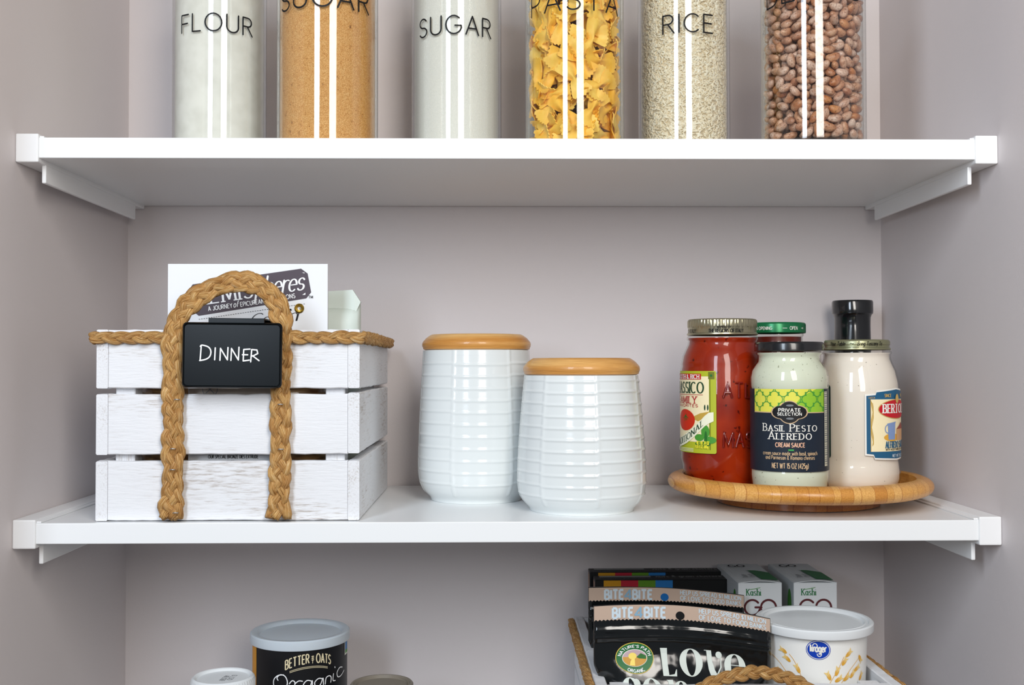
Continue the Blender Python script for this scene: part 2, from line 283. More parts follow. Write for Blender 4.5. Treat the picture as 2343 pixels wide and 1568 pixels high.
def A(cx, cy, rx, ry, a0, a1, n=None):
    n = n or max(4, int(abs(a1 - a0) / 18))
    return [(cx + rx * math.cos((a0 + (a1 - a0) * i / n) * D2R), cy + ry * math.sin((a0 + (a1 - a0) * i / n) * D2R)) for i in range(n + 1)]
G = {
 'A': (.70, [[(0, 0), (.35, 1), (.7, 0)], [(.13, .34), (.57, .34)]]),
 'B': (.56, [[(0, 0), (0, 1)], [(0, 1), (.26, 1)] + A(.26, .76, .24, .24, 90, -90) + [(0, .52)], [(.26, .52)] + A(.29, .26, .27, .26, 90, -90) + [(0, 0)]]),
 'C': (.74, [A(.42, .5, .42, .5, 48, 312)]),
 'D': (.66, [[(0, 0), (0, 1)], [(0, 1), (.22, 1)] + A(.22, .5, .44, .5, 90, -90) + [(0, 0)]]),
 'E': (.50, [[(0, 0), (0, 1)], [(0, 1), (.5, 1)], [(0, .52), (.43, .52)], [(0, 0), (.5, 0)]]),
 'F': (.48, [[(0, 0), (0, 1)], [(0, 1), (.48, 1)], [(0, .5), (.42, .5)]]),
 'G': (.80, [A(.42, .5, .42, .5, 48, 342) + [(.8, .46), (.48, .46)]]),
 'H': (.64, [[(0, 0), (0, 1)], [(.64, 0), (.64, 1)], [(0, .52), (.64, .52)]]),
 'I': (.0, [[(0, 0), (0, 1)]]),
 'J': (.40, [[(.4, 1), (.4, .26)] + A(.2, .24, .2, .24, 0, -170)]),
 'K': (.58, [[(0, 0), (0, 1)], [(.55, 1), (0, .42)], [(.16, .58), (.58, 0)]]),
 'L': (.46, [[(0, 1), (0, 0)], [(0, 0), (.46, 0)]]),
 'M': (.80, [[(0, 0), (.04, 1), (.4, .12), (.76, 1), (.8, 0)]]),
 'N': (.64, [[(0, 0), (0, 1), (.64, 0), (.64, 1)]]),
 'O': (.86, [A(.43, .5, .43, .5, 90, 450)]),
 'P': (.54, [[(0, 0), (0, 1)], [(0, 1), (.27, 1)] + A(.27, .74, .26, .26, 90, -90) + [(0, .48)]]),
 'Q': (.86, [A(.43, .5, .43, .5, 90, 450), [(.5, .25), (.85, -.08)]]),
 'R': (.58, [[(0, 0), (0, 1)], [(0, 1), (.28, 1)] + A(.28, .75, .25, .25, 90, -90) + [(0, .5)], [(.26, .5), (.58, 0)]]),
 'S': (.54, [A(.27, .75, .25, .25, 28, 270) + A(.27, .25, .27, .25, 90, -152)[1:]]),
 'T': (.62, [[(.31, 0), (.31, 1)], [(0, 1), (.62, 1)]]),
 'U': (.62, [[(0, 1), (0, .32)] + A(.31, .31, .31, .31, 180, 360) + [(.62, 1)]]),
 'V': (.68, [[(0, 1), (.34, 0), (.68, 1)]]),
 'W': (.98, [[(0, 1), (.25, 0), (.49, .9), (.73, 0), (.98, 1)]]),
 'X': (.62, [[(0, 1), (.62, 0)], [(0, 0), (.62, 1)]]),
 'Y': (.64, [[(0, 1), (.32, .48)], [(.64, 1), (.32, .48), (.32, 0)]]),
 'Z': (.58, [[(0, 1), (.58, 1), (0, 0), (.58, 0)]]),
 'a': (.48, [A(.23, .32, .23, .32, 60, 420), [(.47, .64), (.47, 0)]]),
 'b': (.48, [[(0, 1), (0, 0)], A(.25, .32, .23, .32, 90, 450)]),
 'c': (.44, [A(.25, .32, .25, .32, 50, 310)]),
 'd': (.48, [A(.23, .32, .23, .32, 90, 450), [(.47, 1), (.47, 0)]]),
 'e': (.48, [[(.03, .34), (.46, .34)] + A(.24, .32, .23, .32, 5, 310)]),
 'f': (.30, [A(.26, .82, .16, .18, 60, 180) + [(.1, 0)], [(0, .62), (.28, .62)]]),
 'g': (.48, [A(.23, .32, .23, .32, 90, 450), [(.47, .64), (.47, -.1)] + A(.24, -.1, .23, .2, 0, -150)]),
 'h': (.44, [[(0, 1), (0, 0)], [(0, .38)] + A(.22, .4, .22, .24, 170, 0) + [(.44, 0)]]),
 'i': (.0, [[(0, .64), (0, 0)], [(0, .86), (0, .92)]]),
 'j': (.1, [[(.1, .64), (.1, -.1)] + A(-.02, -.1, .12, .16, 0, -120), [(.1, .86), (.1, .92)]]),
 'k': (.42, [[(0, 1), (0, 0)], [(.4, .64), (0, .24)], [(.12, .36), (.42, 0)]]),
 'l': (.0, [[(0, 1), (0, 0)]]),
 'm': (.76, [[(0, .64), (0, 0)], [(0, .38)] + A(.19, .42, .19, .22, 170, 0) + [(.38, 0)], [(.38, .38)] + A(.57, .42, .19, .22, 170, 0) + [(.76, 0)]]),
 'n': (.44, [[(0, .64), (0, 0)], [(0, .38)] + A(.22, .4, .22, .24, 170, 0) + [(.44, 0)]]),
 'o': (.50, [A(.25, .32, .25, .32, 90, 450)]),
 'p': (.48, [[(0, .64), (0, -.3)], A(.25, .32, .23, .32, 90, 450)]),
 'r': (.28, [[(0, .64), (0, 0)], [(0, .36)] + A(.22, .42, .21, .21, 170, 60)]),
 's': (.38, [A(.19, .48, .17, .16, 28, 270) + A(.19, .16, .19, .16, 90, -152)[1:]]),
 't': (.30, [[(.12, .86), (.12, .15)] + A(.24, .14, .12, .14, 180, 300), [(0, .62), (.28, .62)]]),
 'u': (.44, [[(0, .64), (0, .22)] + A(.22, .22, .22, .22, 180, 360) + [(.44, .64)], [(.44, .3), (.44, 0)]]),
 'v': (.44, [[(0, .64), (.22, 0), (.44, .64)]]),
 'w': (.66, [[(0, .64), (.17, 0), (.33, .58), (.49, 0), (.66, .64)]]),
 'x': (.42, [[(0, .64), (.42, 0)], [(0, 0), (.42, .64)]]),
 'y': (.44, [[(0, .64), (.22, 0)], [(.44, .64), (.1, -.3)]]),
 'z': (.40, [[(0, .64), (.4, .64), (0, 0), (.4, 0)]]),
 '0': (.54, [A(.27, .5, .27, .5, 90, 450)]), '1': (.2, [[(0, .8), (.2, 1), (.2, 0)]]),
 '2': (.5, [A(.25, .74, .25, .26, 160, -30) + [(0, 0), (.5, 0)]]), '3': (.5, [A(.24, .76, .23, .24, 150, -90), A(.25, .26, .25, .26, 90, -150)]),
 '4': (.56, [[(.42, 0), (.42, 1), (0, .28), (.56, .28)]]), '5': (.5, [[(.46, 1), (.07, 1), (.04, .56)] + A(.24, .32, .26, .32, 110, -140)]),
 '6': (.5, [A(.27, .3, .25, .3, 90, 450), A(.45, .4, .43, .6, 180, 95)]), '8': (.5, [A(.25, .77, .22, .23, 90, 450), A(.25, .27, .25, .27, 90, 450)]), '9': (.5, [A(.25, .7, .25, .3, 90, 450), A(.05, .6, .43, .6, 0, -85)]),
 '&': (.66, [[(.64, 0), (.14, .72)] + A(.28, .8, .16, .2, 210, -20) + [(.08, .36)] + A(.25, .24, .23, .24, 150, 360)]),
 '(': (.2, [A(.3, .45, .3, .62, 120, 240)]), ')': (.2, [A(-.1, .45, .3, .62, 60, -60)]), '.': (.0, [[(0, 0), (0, .07)]]), ',': (.0, [[(0, .08), (-.06, -.14)]]),
 "'": (.0, [[(0, 1), (0, .72)]]), '-': (.34, [[(0, .42), (.34, .42)]]), '$': (.5, [A(.25, .7, .22, .2, 28, 270) + A(.25, .3, .24, .2, 90, -152)[1:], [(.25, 1.02), (.25, -.02)]]),
 '>': (.7, [[(0, .4), (.7, .4)], [(.45, .65), (.7, .4), (.45, .15)]]), '~': (.6, [[(0, .4), (.15, .5), (.45, .34), (.6, .44)]]),
}
def ribbon(pts, w, thin, vs_, fs, mp, h, cap, rnd=0):
    """flat stroke of pen width w laid on the map; horizontals are thinner when thin < 1"""
    h = h + (len(fs) % 97) * 1.2e-6
    q = [pts[0]]
    for p in pts[1:]:
        if math.hypot(p[0] - q[-1][0], p[1] - q[-1][1]) > 1e-7: q.append(p)
    if len(q) < 2: return
    closed = math.hypot(q[0][0] - q[-1][0], q[0][1] - q[-1][1]) < 1e-6
    if not closed and not rnd:                         # split at sharp corners so that both legs keep their width
        for i in range(1, len(q) - 1):
            (ax, ay), (bx, by), (cx, cy) = q[i - 1], q[i], q[i + 1]; l0 = math.hypot(bx - ax, by - ay); l1 = math.hypot(cx - bx, cy - by)
            if ((bx - ax) * (cx - bx) + (by - ay) * (cy - by)) / (l0 * l1) < .45:
                e = w * .30; p0 = (bx + (bx - ax) / l0 * e, by + (by - ay) / l0 * e); p1 = (bx - (cx - bx) / l1 * e, by - (cy - by) / l1 * e)
                ribbon(q[:i] + [p0 if not cap else (bx, by)], w, thin, vs_, fs, mp, h, cap); ribbon([p1 if not cap else (bx, by)] + q[i + 1:], w, thin, vs_, fs, mp, h, cap); return
    if closed: q = q[:-1]
    n = len(q); L, R_ = [], []
    def dirn(a, b): l = math.hypot(b[0] - a[0], b[1] - a[1]); return ((b[0] - a[0]) / l, (b[1] - a[1]) / l)
    def pw(d): return w / 2 * (thin + (1 - thin) * abs(d[1]) ** 1.3)
    for i in range(n):
        d0 = dirn(q[i - 1], q[i]) if (i > 0 or closed) else None
        d1 = dirn(q[i], q[(i + 1) % n]) if (i < n - 1 or closed) else None
        d0 = d0 or d1; d1 = d1 or d0
        n0, n1 = (-d0[1], d0[0]), (-d1[1], d1[0])
        bx, by = n0[0] + n1[0], n0[1] + n1[1]; bl = math.hypot(bx, by)
        if bl < .25: bx, by, bl = n0[0], n0[1], 1
        k = (pw(d0) + pw(d1)) / 2 * min(1.9, 2 / bl) / bl
        ox, oy = bx * k, by * k
        L.append((q[i][0] + ox, q[i][1] + oy)); R_.append((q[i][0] - ox, q[i][1] - oy))
    b0 = len(vs_)
    if rnd:                                            # half-round bead (embossing)
        for a, c, b in zip(L, q, R_): vs_.extend((mp(a[0], a[1], h - rnd * .5), mp((a[0] + c[0]) / 2, (a[1] + c[1]) / 2, h + rnd * .75), mp(c[0], c[1], h + rnd), mp((b[0] + c[0]) / 2, (b[1] + c[1]) / 2, h + rnd * .75), mp(b[0], b[1], h - rnd * .5)))
        for i in range(n if closed else n - 1):
            j = (i + 1) % n
            for k_ in range(4): fs.append((b0 + 5 * i + k_, b0 + 5 * i + k_ + 1, b0 + 5 * j + k_ + 1, b0 + 5 * j + k_))
        return
    for a, b in zip(L, R_): vs_.append(mp(a[0], a[1], h)); vs_.append(mp(b[0], b[1], h))
    for i in range(n if closed else n - 1):
        j = (i + 1) % n; fs.append((b0 + 2 * i, b0 + 2 * i + 1, b0 + 2 * j + 1, b0 + 2 * j))
    if cap and not closed:
        for c, nb in ((q[0], q[1]), (q[-1], q[-2])):
            r = pw(dirn(c, nb)); b0 = len(vs_); h += 8e-6
            for i in range(10): vs_.append(mp(c[0] + r * math.cos(i * PI / 5), c[1] + r * math.sin(i * PI / 5), h))
            fs.append(tuple(range(b0, b0 + 10)))
def text(s, mp, parent, mt, height, u=0, v=0, width=None, weight=.12, track=.26, thin=1.0, serif=False, slant=0, cap=False, align='c', h=.0004, name='lettering', smallcaps=None, rnd=0):
    """one line of lettering as a mesh; u, v = centre of baseline (align c) on the map"""
    x = 0; parts = []
    for i, ch in enumerate(s):
        k = 1.0
        if smallcaps and ch.islower(): ch = ch.upper(); k = smallcaps
        if ch == ' ': x += .42; continue
        if ch not in G: continue
        gw, st = G[ch]; parts.append((x, st, k)); x += gw * k + track
    x -= track
    sx = (width / (x * height)) if width else 1.0
    off = u - (x * height * sx / 2 if align == 'c' else 0)
    vs_, fs = [], []
    for gx, st, k in parts:
        for pts in st:
            dense = [pts[0]]
            for a, b in zip(pts, pts[1:]):
                m_ = max(1, int(math.hypot(b[0] - a[0], b[1] - a[1]) / .34))
                dense += [(a[0] + (b[0] - a[0]) * i / m_, a[1] + (b[1] - a[1]) * i / m_) for i in range(1, m_ + 1)]
            tr = [(off + (gx + p[0] * k + slant * p[1] * k) * height * sx, v + p[1] * k * height) for p in dense]
            ribbon(tr, weight * height, thin, vs_, fs, mp, h, cap, rnd)
            if serif and math.hypot(tr[0][0] - tr[-1][0], tr[0][1] - tr[-1][1]) > 1e-6:
                for e, nb in ((dense[0], dense[1]), (dense[-1], dense[-2])):
                    if abs(e[1] - nb[1]) > .6 * math.hypot(e[0] - nb[0], e[1] - nb[1]) and e[1] in (0, 1):
                        q = [(off + (gx + e[0] * k + d) * height * sx, v + e[1] * k * height) for d in (-weight * 1.15, weight * 1.15)]
                        ribbon(q, weight * height * .5, 1, vs_, fs, mp, h, False)
    return raw(name, vs_, fs, mt, parent, smooth=bool(rnd))
def strokes(name, lines, mp, mt, parent, w, thin=1, h=.0004, cap=True):
    vs_, fs = [], []
    for l in lines: ribbon(l, w, thin, vs_, fs, mp, h, cap)
    return raw(name, vs_, fs, mt, parent, smooth=False)
def smooth_line(pts, n=6):                                # Catmull-Rom through points (any dimension)
    out = []; p = [pts[0]] + list(pts) + [pts[-1]]
    for i in range(1, len(p) - 2):
        for k in range(n):
            t = k / n
            out.append(tuple(.5 * ((2 * b) + (c - a) * t + (2 * a - 5 * b + 4 * c - d) * t * t + (-a + 3 * b - 3 * c + d) * t ** 3) for a, b, c, d in zip(p[i - 1], p[i], p[i + 1], p[i + 2])))
    out.append(tuple(pts[-1])); return out

# ------------------------------------------------------------------ the closet
XL, XR, YB = -.4414, .4703, .305
Z_UP, Z_MID, Z_LOW = 1.6053, 1.25, .917
def struct(o): o['kind'] = 'structure'; return o
struct(box('wall_back', XL - .12, XR + .12, YB, YB + .1, 0, 2.42, 'wall_paint'))
struct(box('wall_left', XL - .12, XL, -.20, YB, 0, 2.42, 'wall_paint'))
struct(box('wall_right', XR, XR + .12, -.20, YB, 0, 2.42, 'wall_paint'))
struct(box('floor', -1.6, 1.6, -2.2, YB + .1, -.05, 0, 'floor_wood'))

def shelf(z, label):
    t = thing('wall_shelf', label, 'shelf', (0, 0, z), group='white shelves between the closet walls')
    box('board', XL + .018, XR - .018, .0005, .301, -.019, 0, 'shelf_white', t, .0007, 2)
    for s, x0 in ((1, XL), (-1, XR)):
        a, b = sorted((x0 + s * .0002, x0 + s * .0212))
        br = box('bracket', a, b, -.0015, .300, -.0232, .0033, 'bracket_white', t, .0013, 3)
        br_c = Vector(br.location)
        a, b = sorted((x0 + s * .0172, x0 + s * .0212))
        fl = box('flange', a, b, .016, .268, -.0400, -.0226, 'bracket_white', br, .0011, 3)
        fl.location = Vector(fl.location) - br_c
        # lip that clamps the top of the board
        a, b = sorted((x0 + s * .0205, x0 + s * .0250))
        lp = box('lip', a, b, .002, .299, .0000, .0016, 'bracket_white', br, .0006, 2); lp.location = Vector(lp.location) - br_c
    return t
shelf(Z_UP, 'top white shelf carrying the row of clear storage jars')
shelf(Z_MID, 'middle white shelf carrying the slatted crate, canisters and turntable')
shelf(Z_LOW, 'lowest white shelf under the oats tin and the snack crate')

# ------------------------------------------------------------------ glass storage jars on the upper shelf
JR, JH = .050, .262
jars = {}
def glass_jar(key, cx, Y, label):
    X = at(cx, 200, Y).x
    t = thing('storage_jar', label, 'jar', (X, Y, Z_UP), (0, 0, facing(X, Y)), 'clear jars on the top shelf')
    g = [(.0001, 0), (JR - .002, 0), (JR, .002), (JR, JH), (JR - .0027, JH), (JR - .0027, .004), (.0001, .004)]
    lathe('glass', g, 'clear_glass', t, seg=96)
    lathe('lid', [(.0001, JH), (JR + .001, JH), (JR + .001, JH + .016), (JR - .002, JH + .019), (.0001, JH + .019)], 'bamboo_lid', t, seg=64)
    jars[key] = (t, X, Y); return t
RI = JR - .0029
t = glass_jar('flour', 503, .181, 'clear jar of white flour lettered FLOUR')
text('FLOUR', cyl(JR, -.085), t, 'ink_black', .0186, 0, .1402, .080, .085, cap=True)
t = glass_jar('brown', 750, .080, 'clear jar of brown sugar between the flour and white sugar jars')
text('SUGAR', cyl(JR, -.09), t, 'ink_black', .0195, 0, .1328, .098, .09, cap=True)
text('BROWN', cyl(JR, -.09), t, 'ink_black', .0195, 0, .1620, .098, .09, cap=True)
t = glass_jar('sugar', 1044.5, .2016, 'clear jar of white sugar lettered SUGAR')
text('SUGAR', cyl(JR, -.04), t, 'ink_black', .0196, 0, .1444, .087, .085, cap=True)
t = glass_jar('pasta', 1314.5, .0913, 'clear jar filled with yellow bow-tie pasta')
text('PASTA', cyl(JR, 0), t, 'ink_black', .0195, 0, .1345, .1, .085, cap=True)
t = glass_jar('rice', 1564.5, .182, 'clear jar of pale grains lettered RICE')
text('RICE', cyl(JR, .10), t, 'ink_black', .0192, 0, .1412, .0545, .085, cap=True)
t = glass_jar('beans', 1860, .0512, 'clear jar filled with speckled brown beans')
text('BEANS', cyl(JR, 0), t, 'ink_black', .0195, 0, .1335, .1, .085, cap=True)
def powder(key, name, mt, label):
    _, X, Y = jars[key]
    o = lathe(name, [(.0001, .0043), (RI - .002, .0043), (RI, .0062), (RI, .222), (RI * .6, .226), (.0001, .228)], mt, None, (X, Y, Z_UP), seg=96)
    tag(o, label, name.replace('_', ' ').split()[-1], kind='stuff')
powder('flour', 'flour', 'flour', 'white flour filling the leftmost clear jar')
powder('brown', 'brown_sugar', 'brown_sugar', 'golden brown sugar packed inside the second clear jar')
powder('sugar', 'white_sugar', 'white_sugar', 'fine white sugar filling the jar lettered SUGAR')

# rice: thousands of grains, one heap
def spindle(n=5, rings=((-.62, .8), (.05, 1), (.66, .72))):
    v = [(-1, 0, 0)]
    for x, r in rings: v += [(x, r * math.cos(2 * PI * k / n), r * math.sin(2 * PI * k / n)) for k in range(n)]
    v.append((1, 0, 0)); f = [(0, 1 + (k + 1) % n, 1 + k) for k in range(n)]
    for i in range(len(rings) - 1):
        for k in range(n):
            a, b = 1 + i * n + k, 1 + i * n + (k + 1) % n; f.append((a, b, b + n, a + n))
    l = len(v) - 1; f += [(l, l - n + k, l - n + (k + 1) % n) for k in range(n)]
    return np.array(v), f
def heap(name, gv, gf, tr, mt, X, Y, extra=None):
    """joined copies of one small mesh; tr = list of (3x3, offset)"""
    n = len(gv); V = np.concatenate([gv @ np.array(R_).T + np.array(o) for R_, o in tr])
    fs = []
    for i in range(len(tr)): fs += [tuple(a + i * n for a in f) for f in gf]
    me = bpy.data.meshes.new(name); vv = V.tolist(); nf = len(fs)
    if extra:
        ev, ef = extra; b = len(vv); vv += ev; fs += [tuple(a + b for a in f) for f in ef]
    me.from_pydata(vv, [], fs); me.materials.append(M[mt])
    if extra:
        me.materials.append(M[mt + '_gap']); idx = np.zeros(len(fs), dtype=np.int32); idx[nf:] = 1; me.polygons.foreach_set('material_index', idx)
    return link(name, me, None, None, (X, Y, Z_UP))
def basis(ax, rnd_=True):
    ax = ax / np.linalg.norm(ax); b = np.cross(ax, np.random.normal(size=3)); b /= np.linalg.norm(b); c = np.cross(ax, b)
    return np.stack([ax, b, c], 1)
gv, gf = spindle(); tr = []
for i in range(15000):
    a = np.random.uniform(0, 2 * PI); z = np.random.uniform(.0065, .215); r = RI - .0013 - abs(np.random.normal(0, .0007))
    tang = np.array([-math.sin(a), math.cos(a), 0]); rad = np.array([math.cos(a), math.sin(a), 0]); up = np.array([0, 0, 1])
    th = np.random.normal(0, .8); ax = tang * math.cos(th) + up * math.sin(th) + rad * np.random.normal(0, .06)
    s = np.random.uniform(.85, 1.1); tr.append((basis(ax) * np.array([.0034 * s, .00098 * s, .00098 * s]), rad * r + up * z))
_, X, Y = jars['rice']
cv = lathe_me('tmp', [(.0001, .0045), (RI - .0022, .0045), (RI - .0022, .216), (.0001, .218)], 48)
extra = ([tuple(v.co) for v in cv.vertices], [tuple(p.vertices) for p in cv.polygons]); bpy.data.meshes.remove(cv)
o = heap('rice', gv, gf, tr, 'rice', X, Y, extra); tag(o, 'long white rice grains filling the jar lettered RICE', 'rice', kind='stuff')

# beans: relaxed packing inside the jar, nearest 300 are single beans, the rest one heap
def bean_mesh():
    bm = bmesh.new(); bmesh.ops.create_uvsphere(bm, u_segments=12, v_segments=8, radius=1, matrix=Matrix.Rotation(PI / 2, 4, 'Y'))
    for v in bm.verts:
        x, y, z = v.co; y2 = y + .20 * (1 - x * x) * (-1) + .12; dent = .16 * math.exp(-(x / .3) ** 2) if y > .55 else 0
        v.co = (x * .0067, (y2 - dent) * .0043, z * .0036)
    return bm_mesh('bean', bm)
bean_me = bean_mesh()
rng = np.random.default_rng(3); NB = 1250; ZT = .205
r0 = np.sqrt(rng.uniform(.026 ** 2, .042 ** 2, NB)); a0 = rng.uniform(0, 2 * PI, NB)
Cn = np.stack([r0 * np.cos(a0), r0 * np.sin(a0), rng.uniform(.009, ZT, NB)], 1)
tg = np.stack([-np.sin(a0), np.cos(a0), np.zeros(NB)], 1); rd = np.stack([np.cos(a0), np.sin(a0), np.zeros(NB)], 1); th = rng.normal(0, .55, NB)[:, None]
AX = tg * np.cos(th) + np.array([0, 0, 1]) * np.sin(th) + rd * rng.normal(0, .3, NB)[:, None]; AX /= np.linalg.norm(AX, axis=1)[:, None]
SR, SH = .0041, .0024
for it in range(72):
    sp = np.concatenate([Cn + AX * SH, Cn - AX * SH]); own = np.concatenate([np.arange(NB)] * 2)
    if it % 8 == 0:
        d2 = ((sp[:, None, 2] - sp[None, :, 2]) ** 2 < .011 ** 2)
        I, J = np.nonzero(np.triu(d2, 1)); k = own[I] != own[J]; I, J = I[k], J[k]
        dd = sp[I] - sp[J]; k = (dd ** 2).sum(1) < .0115 ** 2; I, J = I[k], J[k]
    dd = sp[I] - sp[J]; L = np.sqrt((dd ** 2).sum(1)) + 1e-9; ov = np.clip(2 * SR - L, 0, None) * .5
    mv = dd / L[:, None] * ov[:, None] * .6; F = np.zeros_like(sp); np.add.at(F, I, mv); np.add.at(F, J, -mv)
    f1, f2 = F[:NB], F[NB:]; Cn = Cn + (f1 + f2) * .5; AX = AX + (f1 - f2) / (2 * SH) * .3; AX /= np.linalg.norm(AX, axis=1)[:, None]
    rr = np.hypot(Cn[:, 0], Cn[:, 1]); mx = RI - .0042 - .0013 * np.abs((AX[:, :2] * (Cn[:, :2] / (rr[:, None] + 1e-9))).sum(1))
    k = np.where(rr > mx, mx / rr, np.where(rr < .024, .024 / (rr + 1e-9), 1)); Cn[:, :2] *= k[:, None]; Cn[:, 2] = np.clip(Cn[:, 2], .0086 + .0016 * np.abs(AX[:, 2]), ZT)
_, X, Y = jars['beans']
front = -Cn[:, 1] + .25 * Cn[:, 0] * 0; score = np.hypot(Cn[:, 0], Cn[:, 1]) * 1.6 + front * .55 - np.where(Cn[:, 2] > .142, 1, 0) - np.where(front < -.004, .5, 0)
order = np.argsort(-score); single, rest = order[:300], order[300:]
def bean_basis(i):
    ax = AX[i]; rad = np.array([Cn[i, 0], Cn[i, 1], 0]); rad /= np.linalg.norm(rad); ph = rng.normal(0, .8)
    z = rad - ax * (rad @ ax); z /= np.linalg.norm(z) + 1e-9; y = np.cross(z, ax); z2 = z * math.cos(ph) + y * math.sin(ph); y2 = np.cross(z2, ax)
    return np.stack([ax, y2, z2], 1)
bean_me.materials.append(M['bean']); bean_me.polygons.foreach_set('use_smooth', [True] * len(bean_me.polygons)); bean_me['s'] = 1
for i in single:
    Bm = bean_basis(i) * rng.uniform(.94, 1.08)
    o = bpy.data.objects.new('pinto_bean', bean_me); COL.objects.link(o)
    mw = Matrix([list(r) + [0] for r in Bm.tolist()] + [[0, 0, 0, 1]]); mw.translation = Vector((X, Y, Z_UP)) + Vector(Cn[i].tolist()); o.matrix_world = mw
    tag(o, 'speckled brown bean lying among many in the rightmost jar', 'bean', 'beans in the rightmost jar')
bv = np.array([tuple(v.co) for v in bean_me.vertices]); bf = [tuple(p.vertices) for p in bean_me.polygons]
o = heap('bean_heap', bv, bf, [(bean_basis(i), Cn[i]) for i in rest], 'bean_pile', X, Y); tag(o, 'mass of speckled beans deeper inside the rightmost jar', 'beans', 'beans in the rightmost jar', 'stuff')

# bow-tie pasta
def bowtie_mesh(fold, bend):
    nu, nv = 14, 12; top, fs = [], []
    for i in range(nu + 1):
        u = -1 + 2 * i / nu; e = abs(u)
        hw = .0026 + .0082 * e ** .72; A_ = .0034 * (1 - e) ** 1.1
        for j in range(nv + 1):
            v = -1 + 2 * j / nv
            zig = (.0022 if j % 2 else -.0006) * (1 if e > .99 else 0)
            x = u * .0158 * (1 + .14 * (1 - v * v) * e) + math.copysign(zig, u); y = v * hw
            z = A_ * math.cos(v * PI) * fold + bend * (e ** 2) * .004 * (1 if u > 0 else .6) + .0016 * math.sin(v * 2.4 + u * 2) * e
            top.append((x, y, z))
    n = len(top); vs_ = top + [(x, y, z - .0010) for x, y, z in top]; w = nv + 1
    for i in range(nu):
        for j in range(nv):
            a = i * w + j; fs.append((a, a + w, a + w + 1, a + 1)); fs.append((n + a, n + a + 1, n + a + w + 1, n + a + w))
    edge = [i * w for i in range(nu + 1)] + [nu * w + j for j in range(1, w)] + [i * w + nv for i in range(nu - 1, -1, -1)] + [j for j in range(nv - 1, 0, -1)]
    for a, b in zip(edge, edge[1:] + edge[:1]): fs.append((a, n + a, n + b, b)[::-1])
    me = bpy.data.meshes.new('bowtie'); me.from_pydata(vs_, [], fs); me.materials.append(M['pasta'])
    me.polygons.foreach_set('use_smooth', [True] * len(me.polygons)); me['s'] = 1; me.set_sharp_from_angle(angle=50 * D2R); return me
bow = [bowtie_mesh(1, .5), bowtie_mesh(.8, -.6), bowtie_mesh(1.1, 1.0), bowtie_mesh(-.9, .3)]
bowv = [np.array([tuple(v.co) for v in b.vertices]) for b in bow]
_, X, Y = jars['pasta']; rng = np.random.default_rng(11); placed = []
for R0, cnt, md, big in ((.0440, 96, .0178, .14), (.0392, 90, .0160, .28), (.0325, 70, .0150, .35), (.022, 40, .015, .5)):
    got = 0; tries = 0
    while got < cnt and tries < 4000:
        tries += 1; a = rng.uniform(0, 2 * PI); z = rng.uniform(.014, .205)
        if any(abs(z - z2) < md and math.hypot((((a - a2 + PI) % (2 * PI)) - PI) * R0, z - z2) < md for a2, z2, r2 in placed if r2 == R0): continue
        rad = np.array([math.cos(a), math.sin(a), 0]); tn = np.array([-math.sin(a), math.cos(a), 0]); up = np.array([0, 0, 1.0])
        tilt = rng.normal(0, .20) if rng.random() > big else rng.choice([-1, 1]) * rng.uniform(.7, 1.35); sw = rng.normal(0, .15)
        nrm = rad * math.cos(tilt) + up * math.sin(tilt) + tn * sw; nrm /= np.linalg.norm(nrm)
        e1 = np.cross(up + rad * .01, nrm); e1 /= np.linalg.norm(e1); e2 = np.cross(nrm, e1); ph = rng.uniform(0, PI) if abs(tilt) < .6 else rng.normal(0, .4)
        ex = e1 * math.cos(ph) + e2 * math.sin(ph); ey = np.cross(nrm, ex); Bm = np.stack([ex, ey, nrm], 1) * rng.uniform(.96, 1.08)
        k = rng.integers(0, 4); p = rad * R0 + up * z
        for _ in range(14):
            w = bowv[k] @ Bm.T + p; over = np.hypot(w[:, 0], w[:, 1]).max() - (RI - .0003); low = .0046 - w[:, 2].min()
            if over > 0: p = p - rad * over
            if low > 0: p = p + up * low
        if rad @ p < -.004 and R0 > .02: continue
        placed.append((a, z, R0)); got += 1
        o = bpy.data.objects.new('bowtie_pasta', bow[k]); COL.objects.link(o)
        mw = Matrix([list(r) + [0] for r in Bm.tolist()] + [[0, 0, 0, 1]]); mw.translation = Vector((X, Y, Z_UP)) + Vector(p.tolist()); o.matrix_world = mw
        tag(o, 'yellow bow-tie pasta piece with zigzag ends inside the clear jar', 'pasta', 'bow-tie pasta in the jar')

